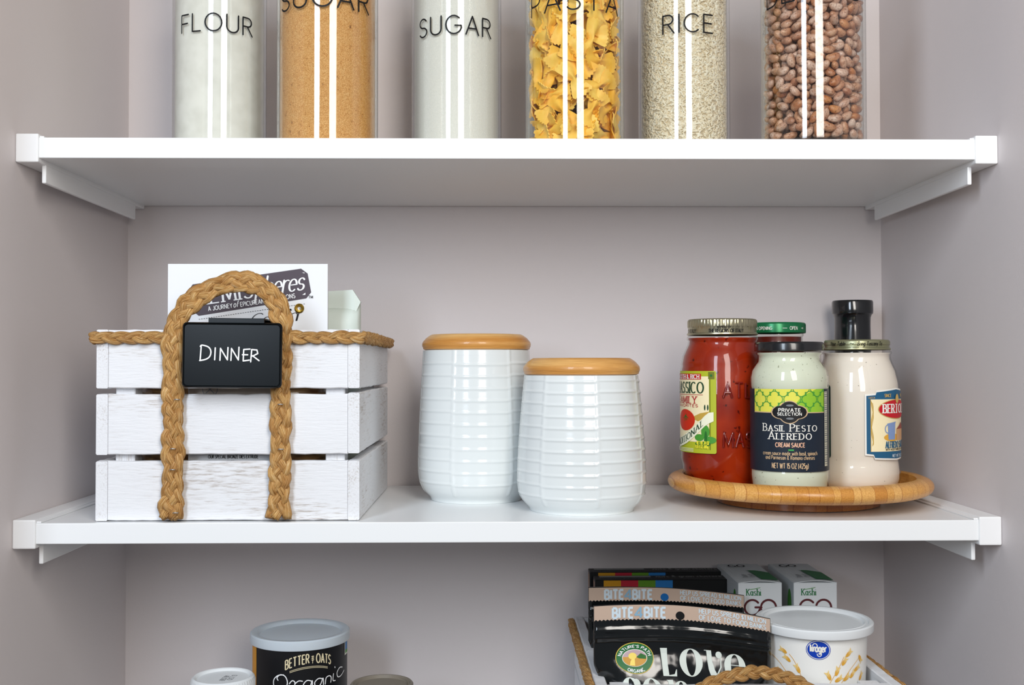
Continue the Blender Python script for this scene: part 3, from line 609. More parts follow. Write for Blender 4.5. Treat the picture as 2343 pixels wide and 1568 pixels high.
# ------------------------------------------------------------------ rope braids and crates
def braid(name, path, n, aw, at_, rw, rt, pitch, N, parent, mt='rope', seed=0, closed=False, flare=0):
    """flat plait of n strands along a path; N = direction the flat side faces (function of s or vector)"""
    rs = random.Random(seed); P_ = [Vector(p) for p in path]; cum = [0]
    for a, b in zip(P_, P_[1:]): cum.append(cum[-1] + (b - a).length)
    Lt = cum[-1]; ns = int(Lt / (pitch / 22)); j = 0; pos = []
    for i in range(ns + 1):
        s = Lt * i / ns
        while j < len(cum) - 2 and cum[j + 1] < s: j += 1
        f = (s - cum[j]) / max(1e-9, cum[j + 1] - cum[j]); pos.append((s, P_[j].lerp(P_[j + 1], f), (j, f)))
    fr = []
    for i, (s, p, jf) in enumerate(pos):
        T = (pos[min(ns, i + 2)][1] - pos[max(0, i - 2)][1]).normalized(); n_ = Vector(N(s / Lt)) if callable(N) else Vector(N)
        n_ = (n_ - T * n_.dot(T)).normalized(); fr.append((s, p, T, n_, T.cross(n_)))
    vs_, fs, uv = [], [], []; K = 9
    wob = [rs.uniform(0, 6) for _ in range(4 * n)]
    for k in range(n):
        ph = 2 * PI * k / n; line = []
        for s, p, T, n_, B in fr:
            e = min(s, Lt - s); fl = 1 + flare * max(0, 1 - e / .02)
            t = 2 * PI * s / pitch + ph + .22 * math.sin(s * 70 + wob[0])
            g = 1 + .10 * math.sin(s * 130 + wob[k]) + .06 * math.sin(s * 300 + wob[n + k])
            line.append((p + B * (aw * g * fl * math.sin(t)) + n_ * (at_ * math.sin((n - 1) * t)), n_, g * (1 + .5 * (fl - 1))))
        b0 = len(vs_); u = 0
        for i, (c, n_, g) in enumerate(line):
            if i: u += (c - line[i - 1][0]).length
            T = (line[min(len(line) - 1, i + 1)][0] - line[max(0, i - 1)][0]).normalized(); q = (n_ - T * n_.dot(T)).normalized(); sd = T.cross(q)
            for m_ in range(K):
                a = 2 * PI * m_ / K; rr = 1 + .10 * math.sin(3 * a + u * 260 + k)
                vs_.append(c + sd * (rw * g * rr * math.cos(a)) + q * (rt * rr * math.sin(a))); uv.append((u + k * 3.1 + seed, m_ / K * 2 + k))
        for i in range(len(line) - 1):
            for m_ in range(K):
                a, b = b0 + i * K + m_, b0 + i * K + (m_ + 1) % K; fs.append((a, b, b + K, a + K))
        fs.append(tuple(b0 + m_ for m_ in range(K))[::-1]); fs.append(tuple(b0 + (len(line) - 1) * K + m_ for m_ in range(K)))
    o = raw(name, vs_, fs, mt, parent); me = o.data; ul = me.uv_layers.new(name='UV'); dat = np.empty(len(me.loops) * 2, dtype=np.float32)
    vi = np.empty(len(me.loops), dtype=np.int32); me.loops.foreach_get('vertex_index', vi); ua = np.array(uv, dtype=np.float32)
    # keep v continuous round the seam
    dat = ua[vi]; ul.data.foreach_set('uv', dat.ravel()); return o

def slat_me(L, H_, T, seed):
    """plank along local x with slightly worn, wavy long edges"""
    rs = random.Random(seed); nx = 28; vs_, fs = [], []
    for i in range(nx + 1):
        x = -L / 2 + L * i / nx; zt = H_ / 2 + rs.gauss(0, .00022); zb = -H_ / 2 + rs.gauss(0, .00022); c = .0009
        vs_ += [(x, -T / 2 + c, zb), (x, T / 2 - c, zb), (x, T / 2, zb + c), (x, T / 2, zt - c), (x, T / 2 - c, zt), (x, -T / 2 + c, zt), (x, -T / 2, zt - c), (x, -T / 2, zb + c)]
    for i in range(nx):
        for k in range(8): a = i * 8 + k; b = i * 8 + (k + 1) % 8; fs.append((a, a + 8, b + 8, b))
    fs.append(tuple(range(8))); fs.append(tuple(nx * 8 + k for k in range(8))[::-1])
    me = bpy.data.meshes.new('slat'); me.from_pydata(vs_, [], fs); me.materials.append(M['whitewash']); return me
def crate(label, loc, Wc, Dc, rows, seed, back_posts=True):
    t = thing('slatted_crate', label, 'crate', loc, group='white slatted crates with rope'); T = .0108; x0, x1 = -Wc / 2, Wc / 2
    for r, (z0, z1) in enumerate(rows):
        zc, hh = (z0 + z1) / 2, z1 - z0
        fm = slat_me(Wc - 2 * T - .0006, hh - .0006, T, seed + r); sm = slat_me(Dc, hh, T, seed + 10 + r)
        for y in (T / 2 + .0004, Dc - T / 2 - .0004): link('slat', fm, None, t, (0, y, zc), smooth=False)
        for x in (x0 + T / 2, x1 - T / 2): link('slat', sm, None, t, (x, Dc / 2, zc + (.001 if r == 1 and x > 0 else 0)), (0, 0, PI / 2), smooth=False)
    H_ = rows[-1][1]; pm = slat_me(H_ - .006, .0222, .018, seed + 30)
    for x in (x0 + T + .0130, x1 - T - .0130):
        for y in ((T + .0096, Dc - T - .0096) if back_posts else (T + .0096,)): link('corner_post', pm, None, t, (x, y, H_ / 2 - .001), (0, -PI / 2, PI / 2), smooth=False)
    nb = 4; bw = (Dc - 2 * T - .004) / nb; bmh = slat_me(Wc - 2 * T - .001, bw - .004, .008, seed + 40)
    for k in range(nb): link('bottom_slat', bmh, None, t, (0, T + .002 + bw * (k + .5), .006), (PI / 2, 0, 0), smooth=False)
    return t
ROWS = [(.0006, .0560), (.0617, .1182), (.1231, .1780)]
CW, CD = .2436, .262; CX, CY = (-.3696 - .126) / 2, .0095
c1 = crate('white slatted wooden crate with rope handle and black DINNER tag', (CX, CY, Z_MID), CW, CD, ROWS, 1)
loc1 = lambda u, v, Y: at(u, v, Y) - Vector((CX, CY, Z_MID))
def rim_path(Wc, Dc, z, out=.0036, n=10):
    a, b = Wc / 2 + out, -out; pts = [(-a, Dc + out, z), (-a, 0, z)]
    pts += [(-a + out * (1 - math.cos(t)), -out * math.sin(t), z) for t in [PI / 2 * i / 4 for i in range(1, 5)]]
    pts += [(a - out, -out, z)] + [(a - out + out * math.sin(t), -out * math.cos(t), z) for t in [PI / 2 * i / 4 for i in range(1, 5)]] + [(a, Dc + out, z)]
    return pts
def rim_normal(Wc, Dc):
    tot = 2 * Dc + Wc
    def f(s):
        d = s * tot
        if d < Dc - .004: return (-1, 0, 0)
        if d < Dc + .004: return (-1, -1, 0)
        if d < Dc + Wc - .004: return (0, -1, 0)
        if d < Dc + Wc + .004: return (1, -1, 0)
        return (1, 0, 0)
    return f
braid('rim_rope', rim_path(CW, CD, .1705), 3, .0033, .0016, .0029, .0025, .040, rim_normal(CW, CD), c1, seed=1)
hp = [loc1(u, v, 0) for u, v in [(389, 1189), (391, 1130), (393, 1060), (394, 960), (393, 860), (393, 800), (395, 765), (409, 722), (441, 686), (490, 657), (545, 645), (594, 655), (628, 688), (643, 730), (644, 775), (640, 860), (640, 960), (640, 1060), (638, 1130), (638, 1189)]]
hp = [Vector((p.x, -.0068, p.z)) for p in hp]; hp[0].z = hp[-1].z = .0042
hp = smooth_line([tuple(p) for p in hp], 8)
rope = braid('rope_handle', hp, 5, .0066, .0019, .0036, .0028, .072, (0, -1, 0), c1, seed=2, flare=.28)
for u, v in [(402, 915), (393, 1028), (392, 1076), (399, 1175), (640, 926), (641, 1029)]:
    q = loc1(u, v, -.006); vs_ = smooth_line([(-.0024, .002, -.0004), (-.0023, -.0003, 0), (0, -.0008, .0002), (.0023, -.0003, 0), (.0024, .002, .0003)], 3)
    vv, ff = [], []
    for i, p in enumerate(vs_):
        for k in range(5): a = 2 * PI * k / 5; vv.append((p[0], p[1] + .0005 * math.cos(a), p[2] + .0005 * math.sin(a)))
    for i in range(len(vs_) - 1):
        for k in range(5): a, b = i * 5 + k, i * 5 + (k + 1) % 5; ff.append((a, b, b + 5, a + 5))
    raw('staple', vv, ff, 'staple', rope, (q.x, -.0128, q.z))

# ---- contents of the left crate
pb = thing('pasta_bag', 'pasta bag with white header card standing in the DINNER crate', 'bag', (CX, CY, Z_MID + .0105))
PB = lambda u, v, Y: at(u, v, Y) - Vector((CX, CY, Z_MID + .0105))
cy = .055
tl, trr, bl = PB(384, 602, cy + CY), PB(750, 606, cy + CY), PB(380, 790, cy + CY)
ex = (trr - tl).normalized(); card_w = (trr - tl).length; cz0 = bl.z
hd = box('header_card', tl.x, trr.x, cy, cy + .004, cz0, (tl.z + trr.z) / 2, 'card_white', pb, .0004, 1)
# pouch below: pillow of brown film
def pillow(name, w, h, d, mt, parent, loc, nu=20, nv=18, pinch=.35):
    vs_, fs = [], []
    for sgn in (-1, 1):
        for i in range(nv + 1):
            v = i / nv
            for j in range(nu + 1):
                u = -1 + 2 * j / nu; prof = (1 - abs(u) ** 3.2) ** .6 * min(1, (4.5 * v * (1 - v) + .02) ** pinch) if abs(u) < 1 and 0 < v < 1 else 0
                vs_.append((u * w / 2, sgn * d / 2 * prof, v * h))
    n = (nu + 1) * (nv + 1)
    for s in (0, n):
        for i in range(nv):
            for j in range(nu):
                a = s + i * (nu + 1) + j; f = (a, a + 1, a + nu + 2, a + nu + 1); fs.append(f if s == 0 else f[::-1])
    me = bpy.data.meshes.new(name); me.from_pydata(vs_, [], fs); bm = bmesh.new(); bm.from_mesh(me); bmesh.ops.remove_doubles(bm, verts=bm.verts, dist=1e-5); bm.to_mesh(me); bm.free()
    return link(name, me, mt, parent, loc)
pouch = pillow('pouch', .185, .150, .062, 'pasta_brown', pb, (-.005, cy - .001, .001))
lab = box('label_panel', PB(430, 1048, .03).x, PB(622, 1048, .03).x, cy - .0345, cy - .0325, .018, .128, 'card_white', pb, .0003, 1)
lc = lab.location
fm = flat((0, -.0011, 0)); lx = lambda u: PB(u, 1048, .03).x - lc.x; lz = lambda v: PB(500, v, .03).z - lc.z
text('OUR SPECIAL BRONZE DIES EXTRUDE', fm, lab, 'ink_black', .0030, lx(534), lz(1049), .047, .14)
text('PASTA TO CREATE A', fm, lab, 'ink_black', .0030, lx(475), lz(1061), .028, .14, align='l')
patch('tan_band', rect(lx(432), lx(620), lz(935), lz(870)), flat((0, -.0010, 0)), 'label_tan', lab, .0002)
strokes('emblem', [oval(lx(480), lz(891), .007, .007) + [oval(lx(480), lz(891), .007, .007)[0]], [(lx(480) - .004, lz(891) - .004), (lx(480) + .004, lz(891) + .004)], [(lx(480) - .004, lz(891) + .004), (lx(480) + .004, lz(891) - .004)]], fm, 'print_grey', lab, .0006, h=.0005)
# header print
hc = hd.location; hf = flat((0, -.0021, 0))
Hc = lambda u, v: (PB(u, v, cy + CY).x - hc.x, PB(u, v, cy + CY).z - hc.z)
tag_px = [(429, 669), (441, 651), (689, 615), (704, 626), (712, 669), (701, 683), (455, 723), (441, 712)]
band = patch('title_band', [Hc(*p) for p in tag_px], hf, 'card_grey', hd, .0002); ang = 8.3 * D2R
tm = lambda u, v: turned(hf, ang, *Hc(u, v))
text('HEMIS', tm(515, 690), band, 'chalk_white', .0165, 0, 0, .055, .13, thin=.5, serif=True, h=.0006)
text('pheres', tm(640, 671), band, 'chalk_white', .0180, 0, 0, .047, .11, track=.10, thin=.45, slant=.35, h=.0006, cap=True)
text('A JOURNEY', tm(505, 708), band, 'chalk_white', .0042, 0, 0, .0235, .15, h=.0006)
text('of', tm(540, 703), band, 'chalk_white', .0056, 0, 0, .0045, .13, slant=.35, h=.0006)
text('EPICUREAN', tm(578, 698), band, 'chalk_white', .0042, 0, 0, .0230, .15, h=.0006)
text('CREATIONS', tm(647, 686), band, 'chalk_white', .0042, 0, 0, .0250, .15, h=.0006)
for a, b in (((691, 624), (697, 626)), ((692, 675), (699, 670)), ((447, 660), (452, 668))):
    p, q = Hc(*a), Hc(*b); patch('corner_mark', [p, (q[0], p[1]), q], hf, 'chalk_white', band, .0005)
text('TM', hf, hd, 'ink_black', .0026, *Hc(711, 683), .0042, .16, h=.0004)
dash = []
for k in range(44):
    f0, f1 = k / 44, (k + .55) / 44; p = lambda f: Hc(455 + 245 * f, 731 - 36 * f); dash.append([p(f0), p(f1)])
strokes('dashed_line', dash, hf, 'ink_black', hd, .0004, cap=False)
e = Hc(685, 706); lathe('eyelet', [(.0018, 0), (.0046, 0), (.0048, .0008), (.0035, .0016), (.0018, .0014), (.0018, 0)], 'gold_metal', hd, (e[0], -.002, e[1]), 24).rotation_euler = (PI / 2, 0, 0)
text('Capellini', tm(625, 742), hd, 'ink_black', .0125, 0, 0, .047, .08, track=.06, thin=.4, slant=.35, h=.0004)
p2 = thing('paper_packet', 'pale greenish packet tucked behind the white header card', 'packet', (PB(739, 700, .105 + CY).x + CX, CY + .105, Z_MID + .011)); ph_ = at(765, 664, .115).z - Z_MID - .011
pk = pillow('packet_body', .078, ph_ - .015, .030, 'packet_pale', p2, (0, 0, 0), pinch=.2)
raw('folded_top', [(-.036, -.004, ph_ - .0235), (.034, -.004, ph_ - .0235), (.039, -.003, ph_ - .0125), (.031, -.004, ph_), (-.034, -.004, ph_ - .004), (-.036, .004, ph_ - .0235), (.034, .004, ph_ - .0235), (.039, .003, ph_ - .0125), (.031, .002, ph_), (-.034, .002, ph_ - .004)],
    [(0, 1, 2, 3, 4), (9, 8, 7, 6, 5), (0, 5, 6, 1), (1, 6, 7, 2), (2, 7, 8, 3), (3, 8, 9, 4), (4, 9, 5, 0)], 'packet_pale', p2, smooth=False)

# ---- DINNER tag hooked over the crate rim
ta, tb = at(415, 738, -.018), at(643, 888, -.018); tw, thh = tb.x - ta.x, ta.z - tb.z
tg_ = thing('chalkboard_tag', 'black metal tag chalked with the word DINNER', 'tag', ((ta.x + tb.x) / 2, -.0165, tb.z), (0, .6 * D2R, 0))
def plate_me():
    out = rrect(-tw / 2, tw / 2, 0, thh, .004, 4); inn = rrect(-tw / 2 + .0022, tw / 2 - .0022, .0022, thh - .0022, .003, 4); n = len(out)
    vs_ = [(x, .0022, z) for x, z in out] + [(x, .0004, z) for x, z in out] + [(x, -.0013, z) for x, z in rrect(-tw / 2 + .0010, tw / 2 - .0010, .0010, thh - .0010, .0035, 4)] + [(x, 0, z) for x, z in inn]
    fs = [tuple(range(n))]
    for r in range(3):
        for k in range(n): l = (k + 1) % n; fs.append((r * n + k, r * n + n + k, r * n + n + l, r * n + l)[::-1])
    fs.append(tuple(range(3 * n, 4 * n))[::-1]); me = bpy.data.meshes.new('plate'); me.from_pydata(vs_, [], fs)
    bm = bmesh.new(); bm.from_mesh(me); bmesh.ops.recalc_face_normals(bm, faces=bm.faces); bm.to_mesh(me); bm.free(); return me
pl = link('plate', plate_me(), 'tag_black', tg_, smooth=False)
xa, xb = at(475, 735, -.018).x - tg_.location.x, at(603, 735, -.018).x - tg_.location.x; zt = at(540, 728, -.018).z - tb.z
hk = box('hook', xa, xb, -.0010, .0004, thh - .0006, zt, 'tag_black', tg_, .0003, 1); hc2 = Vector(hk.location)
for nm, b_ in (('hook_bridge', (xa, xb, -.0009, .0395, zt - .0012, zt)), ('hook_lip', (xa, xb, .0383, .0395, zt - .022, zt))):
    q = box(nm, *b_, 'tag_black', hk, .0003, 1); q.location = Vector(q.location) - hc2
# chalk strokes from the photograph
tl_ = lambda u, v: ((u - 529) / 227 * tw + 0, (888 - v) / 148.5 * thh + .0006 + (u - 529) * .0)
DIN = [[(457, 796), (461, 793), (475, 797), (481, 806), (479, 818), (470, 825), (456, 828)], [(459, 796), (457, 827)], [(491, 799), (490, 826)], [(502, 827), (503, 800), (519, 826), (520, 798)], [(527, 827), (528, 800), (544, 826), (545, 797)],
       [(570, 801), (556, 802), (555, 828), (569, 826)], [(553, 814), (565, 814)], [(572, 830), (574, 802)], [(574, 802), (586, 803), (588, 811), (576, 817)], [(576, 816), (591, 827)]]
strokes('lettering', [smooth_line([tl_(*p) for p in l], 3) if len(l) > 4 else [tl_(*p) for p in l] for l in DIN], flat(), 'chalk_white', pl, .0012, h=.0003)

# ------------------------------------------------------------------ canisters
def canister(label, cx, Y, prof, h, lidR, lid_h, nrib, ribs, ang0, pitch, z0):
    X = at(cx, 950, Y).x; t = thing('ceramic_canister', label, 'canister', (X, Y, Z_MID), group='white canisters with bamboo lids')
    zs = np.linspace(0, h, 170); pr = smooth_line(prof, 8); pz = [p[1] for p in pr]; prr = [p[0] for p in pr]; seg = 216; vs_, fs = [], []
    def ridge(d, w, a): return a * math.exp(-(d / w) ** 2)
    for z in zs:
        R0 = float(np.interp(z, pz, prr))
        for k in range(seg):
            th_ = 2 * PI * k / seg; q = (th_ - ang0) / (2 * PI / nrib); pan = math.floor(q); f = min(q - pan, 1 - (q - pan)) * 2 * PI / nrib * R0
            off = (.0016 if pan % 2 else 0); zz = (z - z0 - off) / pitch; dz = abs(zz - round(zz)) * pitch
            amp = 1 if z0 - .004 < z < h - .004 else 0
            rr = R0 + max(ridge(dz, .0011, .0009) * amp if round(zz) >= 0 else 0, ridge(f, .0013, .0010) * (1 if z > .008 else 0))
            vs_.append((rr * math.cos(th_), rr * math.sin(th_), z))
    n = len(zs)
    for i in range(n - 1):
        for k in range(seg): l = (k + 1) % seg; fs.append((i * seg + k, i * seg + l, i * seg + seg + l, i * seg + seg + k))
    fs.append(tuple(range(seg))[::-1]); fs.append(tuple((n - 1) * seg + k for k in range(seg)))
    raw('body', vs_, fs, 'ceramic', t)
    R = lidR; lp = [(.0001, h + .0002), (R - .0035, h + .0002), (R - .0012, h + .0012)] + arc_prof(R - .003, h + .006, .003, .0045, -50, 45, 4) + [(R - .0045, h + lid_h * .78), (R - .0085, h + lid_h - .0009), (R - .0105, h + lid_h), (.0001, h + lid_h)]
    lathe('lid', lp, 'bamboo_lid', t, seg=96, sharp=30)
canister('tall white ribbed ceramic canister with bamboo lid', 1090.5, .172, [(.0490, 0), (.0505, .004), (.0565, .0105), (.0605, .019), (.0622, .030), (.0624, .045), (.0615, .075), (.0598, .110), (.0578, .145), (.0570, .1600)], .1605, .0589, .0170, 6, 12, -1.97, .0125, .020)
canister('short white ribbed ceramic canister with bamboo lid', 1330.5, .086, [(.0520, 0), (.0530, .003), (.0585, .009), (.0625, .016), (.0640, .026), (.0642, .036), (.0632, .06), (.0610, .090), (.0583, .12), (.0568, .1344)], .1345, .0586, .0170, 7, 12, -1.39, .0112, .0165)

# ------------------------------------------------------------------ turntable and sauce jars
TX, TY, TR = .3176, .134, .1346
tt = thing('lazy_susan', 'round bamboo turntable carrying the sauce jars', 'turntable', (TX, TY, Z_MID))
lathe('base', [(.0001, .0002), (.080, .0002), (.083, .0012), (.083, .0122), (.0001, .0122)], 'bamboo_base', tt, seg=96)
zb, zt_ = .0118, .0300; FZ = .0155
pp = [(.0001, zb), (.118, zb), (.1255, zb + .0012)] + arc_prof(TR - .0095, (zb + zt_) / 2 + .0005, .0095, (zt_ - zb) / 2 - .0012, -68, 68, 10) + [(.1250, zt_), (.1192, zt_), (.1178, zt_ - .0012), (.1172, FZ + .001), (.1165, FZ), (.0001, FZ)]
lathe('plate', pp, 'bamboo_plate', tt, seg=128, sharp=34)
F = Z_MID + FZ
def jar(name, label, cx, Y, group='sauce jars on the turntable', z=F, cv=900, cat='jar', rotz=0):
    X = at(cx, cv, Y).x; return thing(name, label, cat, (X, Y, z), (0, 0, facing(X, Y)), group)
def jar_body(t, prof, sauce, fill_top, glass_mt='jar_glass', gap=.0016):
    lathe('glass', [(.0001, .0002)] + prof, glass_mt, t, seg=80, sharp=60)
    ins = [(max(.0001, r - gap), max(z, .0022)) for r, z in prof if z <= fill_top]; ins = [(.0001, .0022)] + ins; ins.append((ins[-1][0], fill_top)); ins.append((.0001, fill_top))
    lathe('sauce', ins, sauce, t, seg=80, sharp=60)
def lid(t, R, z0, z1, mt, ridges=0, bead=True):
    h = z1 - z0
    pr = [(.0001, z1 - .0008), (R - .006, z1 - .0008), (R - .0045, z1), (R - .0016, z1), (R - .0003, z1 - .0012), (R, z1 - .0025)]
    pr += [(R, z0 + h * .52), (R - .0006, z0 + h * .46), (R - .0006, z0 + .0026), (R + .0005, z0 + .0019), (R + .0007, z0 + .0008), (R, z0), (R - .0015, z0)] if bead else [(R, z0 + .0006), (R - .0006, z0), (R - .0015, z0)]
    f = None
    if ridges: f = lambda r, z, a: r - (.00045 if (z > z0 + h * .5 and z < z1 - .0006 and r > R - .0008 and math.sin(a * ridges) > 0) else 0)
    return lathe('lid', pr, mt, t, seg=ridges * 4 if ridges else 80, rfun=f, sharp=40 if not ridges else 25)
# --- tomato sauce
RR = .0437
rj = jar('sauce_jar', 'tall jar of red tomato sauce with ribbed gold lid', 1653, .136)
jar_body(rj, [(.028, .0002), (.0340, .0008), (.0366, .004), (.0388, .0125), (.0418, .020), (.0418, .0245), (RR, .030), (RR, .124), (.0428, .1275), (.0431, .130), (.0415, .138), (.0385, .145), (.0362, .150), (.0355, .154), (.0368, .1555), (.0368, .158), (.0352, .1595), (.0352, .163)], 'sauce_red', .1572)
l_ = lid(rj, .0362, .1600, .1768, 'lid_gold', 60); text('THE REGIONS OF ITALY', cyl(.0358, .12), l_, 'ink_black', .0034, 0, .1624, .036, .16, serif=True, h=.0008)
text('INSPIRED BY', cyl(.0358, .06), l_, 'ink_black', .0022, 0, .1668, .014, .14, h=.0008); text('OF ITALY', cyl(.0358, -1.05), l_, 'ink_black', .0034, 0, .1624, .016, .16, serif=True, h=.0008)
a0, a1 = -108 * D2R, -8 * D2R; am = (a0 + a1) / 2; LW = (a1 - a0) * RR; zl = lambda v: .1227 - (v - 850) * .0004596
cm = cyl(RR, am); U = lambda px: (math.asin(max(-.999, (px - 1653) / 95)) - am) * RR
lb = patch('label', rrect(-LW / 2, LW / 2, zl(1033), zl(850), .002), cm, 'lime', rj, .0003, .0015)
patch('cream_panel', rect(-LW / 2 + .008, U(1624), zl(1008), zl(862)), cm, 'cream', lb, .0005, .0015)
patch('right_border', rect(U(1625), U(1627), zl(1025), zl(856)), cm, 'olive_line', lb, .0005)
patch('corner_tile', rect(U(1622.5), U(1636), zl(868), zl(852)), cm, 'olive_line', lb, .0006); patch('corner_dot', oval(U(1629), zl(860), .0013, .0013, 14), cm, 'leaf_dark', lb, .0008, .001)
patch('red_band', rect(-LW / 2 + .010, U(1607), zl(869), zl(856)), cm, 'red_band', lb, .0007, .0015)
uc = 0
text('SMOOTH & RICH', cm, lb, 'label_white', .0040, -.0010, zl(867), .042, .2, serif=True, h=.0009)
text('CLASSICO', cm, lb, 'dark_green', .0108, U(1612), zl(900), .052, .15, thin=.45, serif=True, h=.0009, align='l') if 0 else text('CLASSICO', cm, lb, 'dark_green', .0110, U(1612) - .026, zl(899), .052, .16, thin=.45, serif=True, h=.0009)
patch('rule', rect(-.030, U(1611), zl(903.5), zl(902.5)), cm, 'crimson', lb, .0009)
text('FAMILY', cm, lb, 'crimson', .0068, U(1597) - .017, zl(922), .034, .17, thin=.5, serif=True, h=.0009)
text('FAVORITES', cm, lb, 'crimson', .0028, U(1600) - .0185, zl(930.5), .037, .17, h=.0009)
patch('field_line', [(U(1585), zl(955)), (U(1605), zl(944)), (U(1624), zl(940)), (U(1624), zl(950)), (U(1600), zl(962))], cm, 'ochre', lb, .0007)
for px in (1615, 1621.5): patch('cypress', oval(U(px), zl(931), .0008, .0030, 12), cm, 'dark_green', lb, .0009, .0005)
patch('tomato', oval(U(1572), zl(960), .0150, .0110), cm, 'tomato', lb, .0009, .0012)
strokes('tomato_stem', [[(U(1573) + dx * .004, zl(954) + dz * .003), (U(1573), zl(950))] for dx, dz in ((-1, -.4), (-.4, -1.2), (.5, -1), (1.1, -.3), (.3, 1))], cm, 'leaf_dark', lb, .0009, h=.0011)
cl = [(1559.5, 1013), (1562, 1011), (1568, 1007), (1576, 1001), (1586, 992), (1596, 982), (1606, 971), (1615, 961), (1624, 954), (1634, 951)]
ht = [9, 10, 10.5, 11, 11, 11, 11, 11.5, 12, 10]
patch('banner', [(U(a), zl(b - h_)) for (a, b), h_ in zip(cl, ht)] + [(U(a), zl(b + h_)) for (a, b), h_ in zip(cl[::-1], ht[::-1])], cm, 'banner', lb, .0012, .0012)
cu_, cz__ = [U(a) for a, b in cl], [zl(b + 5.5) for a, b in cl]
slope = lambda u: float(np.interp(u, cu_, cz__))
text('TRADITIONAL', (lambda u, v, h=0: cm(u, slope(u) + v, h)), lb, 'dark_green', .0062, U(1612) - .026, 0, .052, .15, thin=.5, serif=True, h=.0014)
for px, v_, ra, rb, g in ((1603, 998, .0055, .0035, 'leaf'), (1616, 985, .0045, .0070, 'leaf'), (1626, 1003, .0065, .0036, 'leaf'), (1610, 1012, .0085, .0028, 'leaf_dark'), (1617, 1000, .0016, .0080, 'leaf_dark')):
    patch('basil_leaf', oval(U(px), zl(v_), ra, rb, 16), cm, g, lb, .0010 + .00005 * (g != 'leaf'), .001)
text('NET WT 24 OZ', cm, lb, 'net_yellow', .0032, U(1611), zl(1013), .0135, .2, h=.0016); text('1 LB 8 OZ 680g', cm, lb, 'net_yellow', .0030, U(1608), zl(1021), .0145, .2, h=.0016)
for k in range(3): patch('small_print', rect(-.026, U(1591), zl(1024 + 3 * k), zl(1023 + 3 * k)), cm, 'banner', lb, .0016)
for s_, v_, px, w_ in (('ATLAS', 909, 1655, .052), ('MASON', 1018, 1655, .055)):
    text(s_, cyl(RR), rj, 'emboss', .0150, (math.asin((px - 1653) / 95)) * RR + w_ / 2, zl(v_), w_, .15, h=.0003, name='embossing', rnd=.0007)
# --- pesto alfredo
PR = .0383
pj = jar('sauce_jar', 'short jar of pale pesto sauce with black lid and navy wrap label', 1805.5, .0725)
jar_body(pj, [(.026, .0002), (.031, .0008), (.0345, .0035), (.0372, .010), (PR, .019), (PR, .024), (.0378, .0262), (.0378, .106), (PR, .108), (PR, .116), (.0368, .1235), (.0335, .1288), (.0312, .1318), (.0306, .135), (.0306, .1385), (.0320, .1395), (.0320, .1412), (.0306, .142), (.0306, .146)], 'sauce_pesto', .1410)
lid(pj, .0338, .1424, .1515, 'lid_black', 0, False)
cm = cyl(.0379); pa = lambda px: math.asin(max(-.9999, min(.9999, (px - 1805.5) / 88))) * .0379; zp = lambda v: .1056 - (v - 890) * .0004355
lb = patch('label', rect(-.0379 * 1.75, .0379 * 1.75, zp(1073), zp(890)), cm, 'navy', pj, .0002, .002)
bd = patch('pattern_band', rect(pa(1730), pa(1880), zp(941), zp(890)), cm, 'lemon', lb, .0004, .002)
gx0, gx1 = pa(1730), pa(1880); gp = (gx1 - gx0) / 4.6
patch('green_wash', [(gx0 + (gx1 - gx0) * .5, zp(941)), (gx0 + (gx1 - gx0) * .66, zp(905)), (gx0 + (gx1 - gx0) * .86, zp(890)), (gx1, zp(890)), (gx1, zp(941))], cm, 'apple', bd, .0005, .002)
qs = []
def clipl(l):
    out, cur = [], []
    for p in l:
        if gx0 <= p[0] <= gx1 and zp(941) <= p[1] <= zp(890): cur.append(p)
        else:
            if len(cur) > 1: out.append(cur)
            cur = []
    if len(cur) > 1: out.append(cur)
    return out
for i in range(-1, 7):
    for j in range(-1, 4):
        cx_, cz_ = gx0 + gp * (i + .5 * (j % 2)), zp(941) + gp * .62 * j + .002
        l = [(cx_ + gp * .43 * math.cos(t) * (.72 + .36 * abs(math.cos(2 * t)) ** .6), cz_ + gp * .43 * math.sin(t) * (.72 + .36 * abs(math.cos(2 * t)) ** .6)) for t in [2 * PI * q / 64 for q in range(65)]]
        qs += clipl(l)
strokes('trellis_print', qs, cm, 'ring_green', bd, .00065, h=.0007, cap=False)
patch('rule', rect(gx0, gx1, zp(943), zp(941)), cm, 'tan_line', lb, .0005, .002)
def badge(k):
    cx_, cz_ = pa(1806), zp(941); w, h_ = .0176 * k, .0112 * k; up = []
    for i_ in range(49):
        x = -1 + 2 * i_ / 48; y = 0
        if abs(x) < .60: y = math.sqrt(1 - (x / .60) ** 2)
        d = (abs(x) - .42) / .58
        if abs(d) <= 1: y = max(y, .60 * math.sqrt(max(0, 1 - d * d)))
        up.append((cx_ + x * w, y * h_))
    return [(x, cz_ + y) for x, y in up] + [(x, cz_ - y) for x, y in up[::-1]]
b1 = patch('badge', badge(1), cm, 'tan_line', lb, .0008, .001); patch('badge_face', badge(.92), cm, 'badge_black', b1, .0010, .001)
text('PRIVATE', cm, b1, 'label_white', .0032, pa(1806), zp(940), .0200, .2, h=.0012); text('SELECTION', cm, b1, 'label_white', .0026, pa(1806), zp(948), .0220, .2, h=.0012)
for v_ in (926, 955): patch('leaf_mark', oval(pa(1807), zp(v_), .0035, .0010, 14), cm, 'print_grey', b1, .0012, .001)
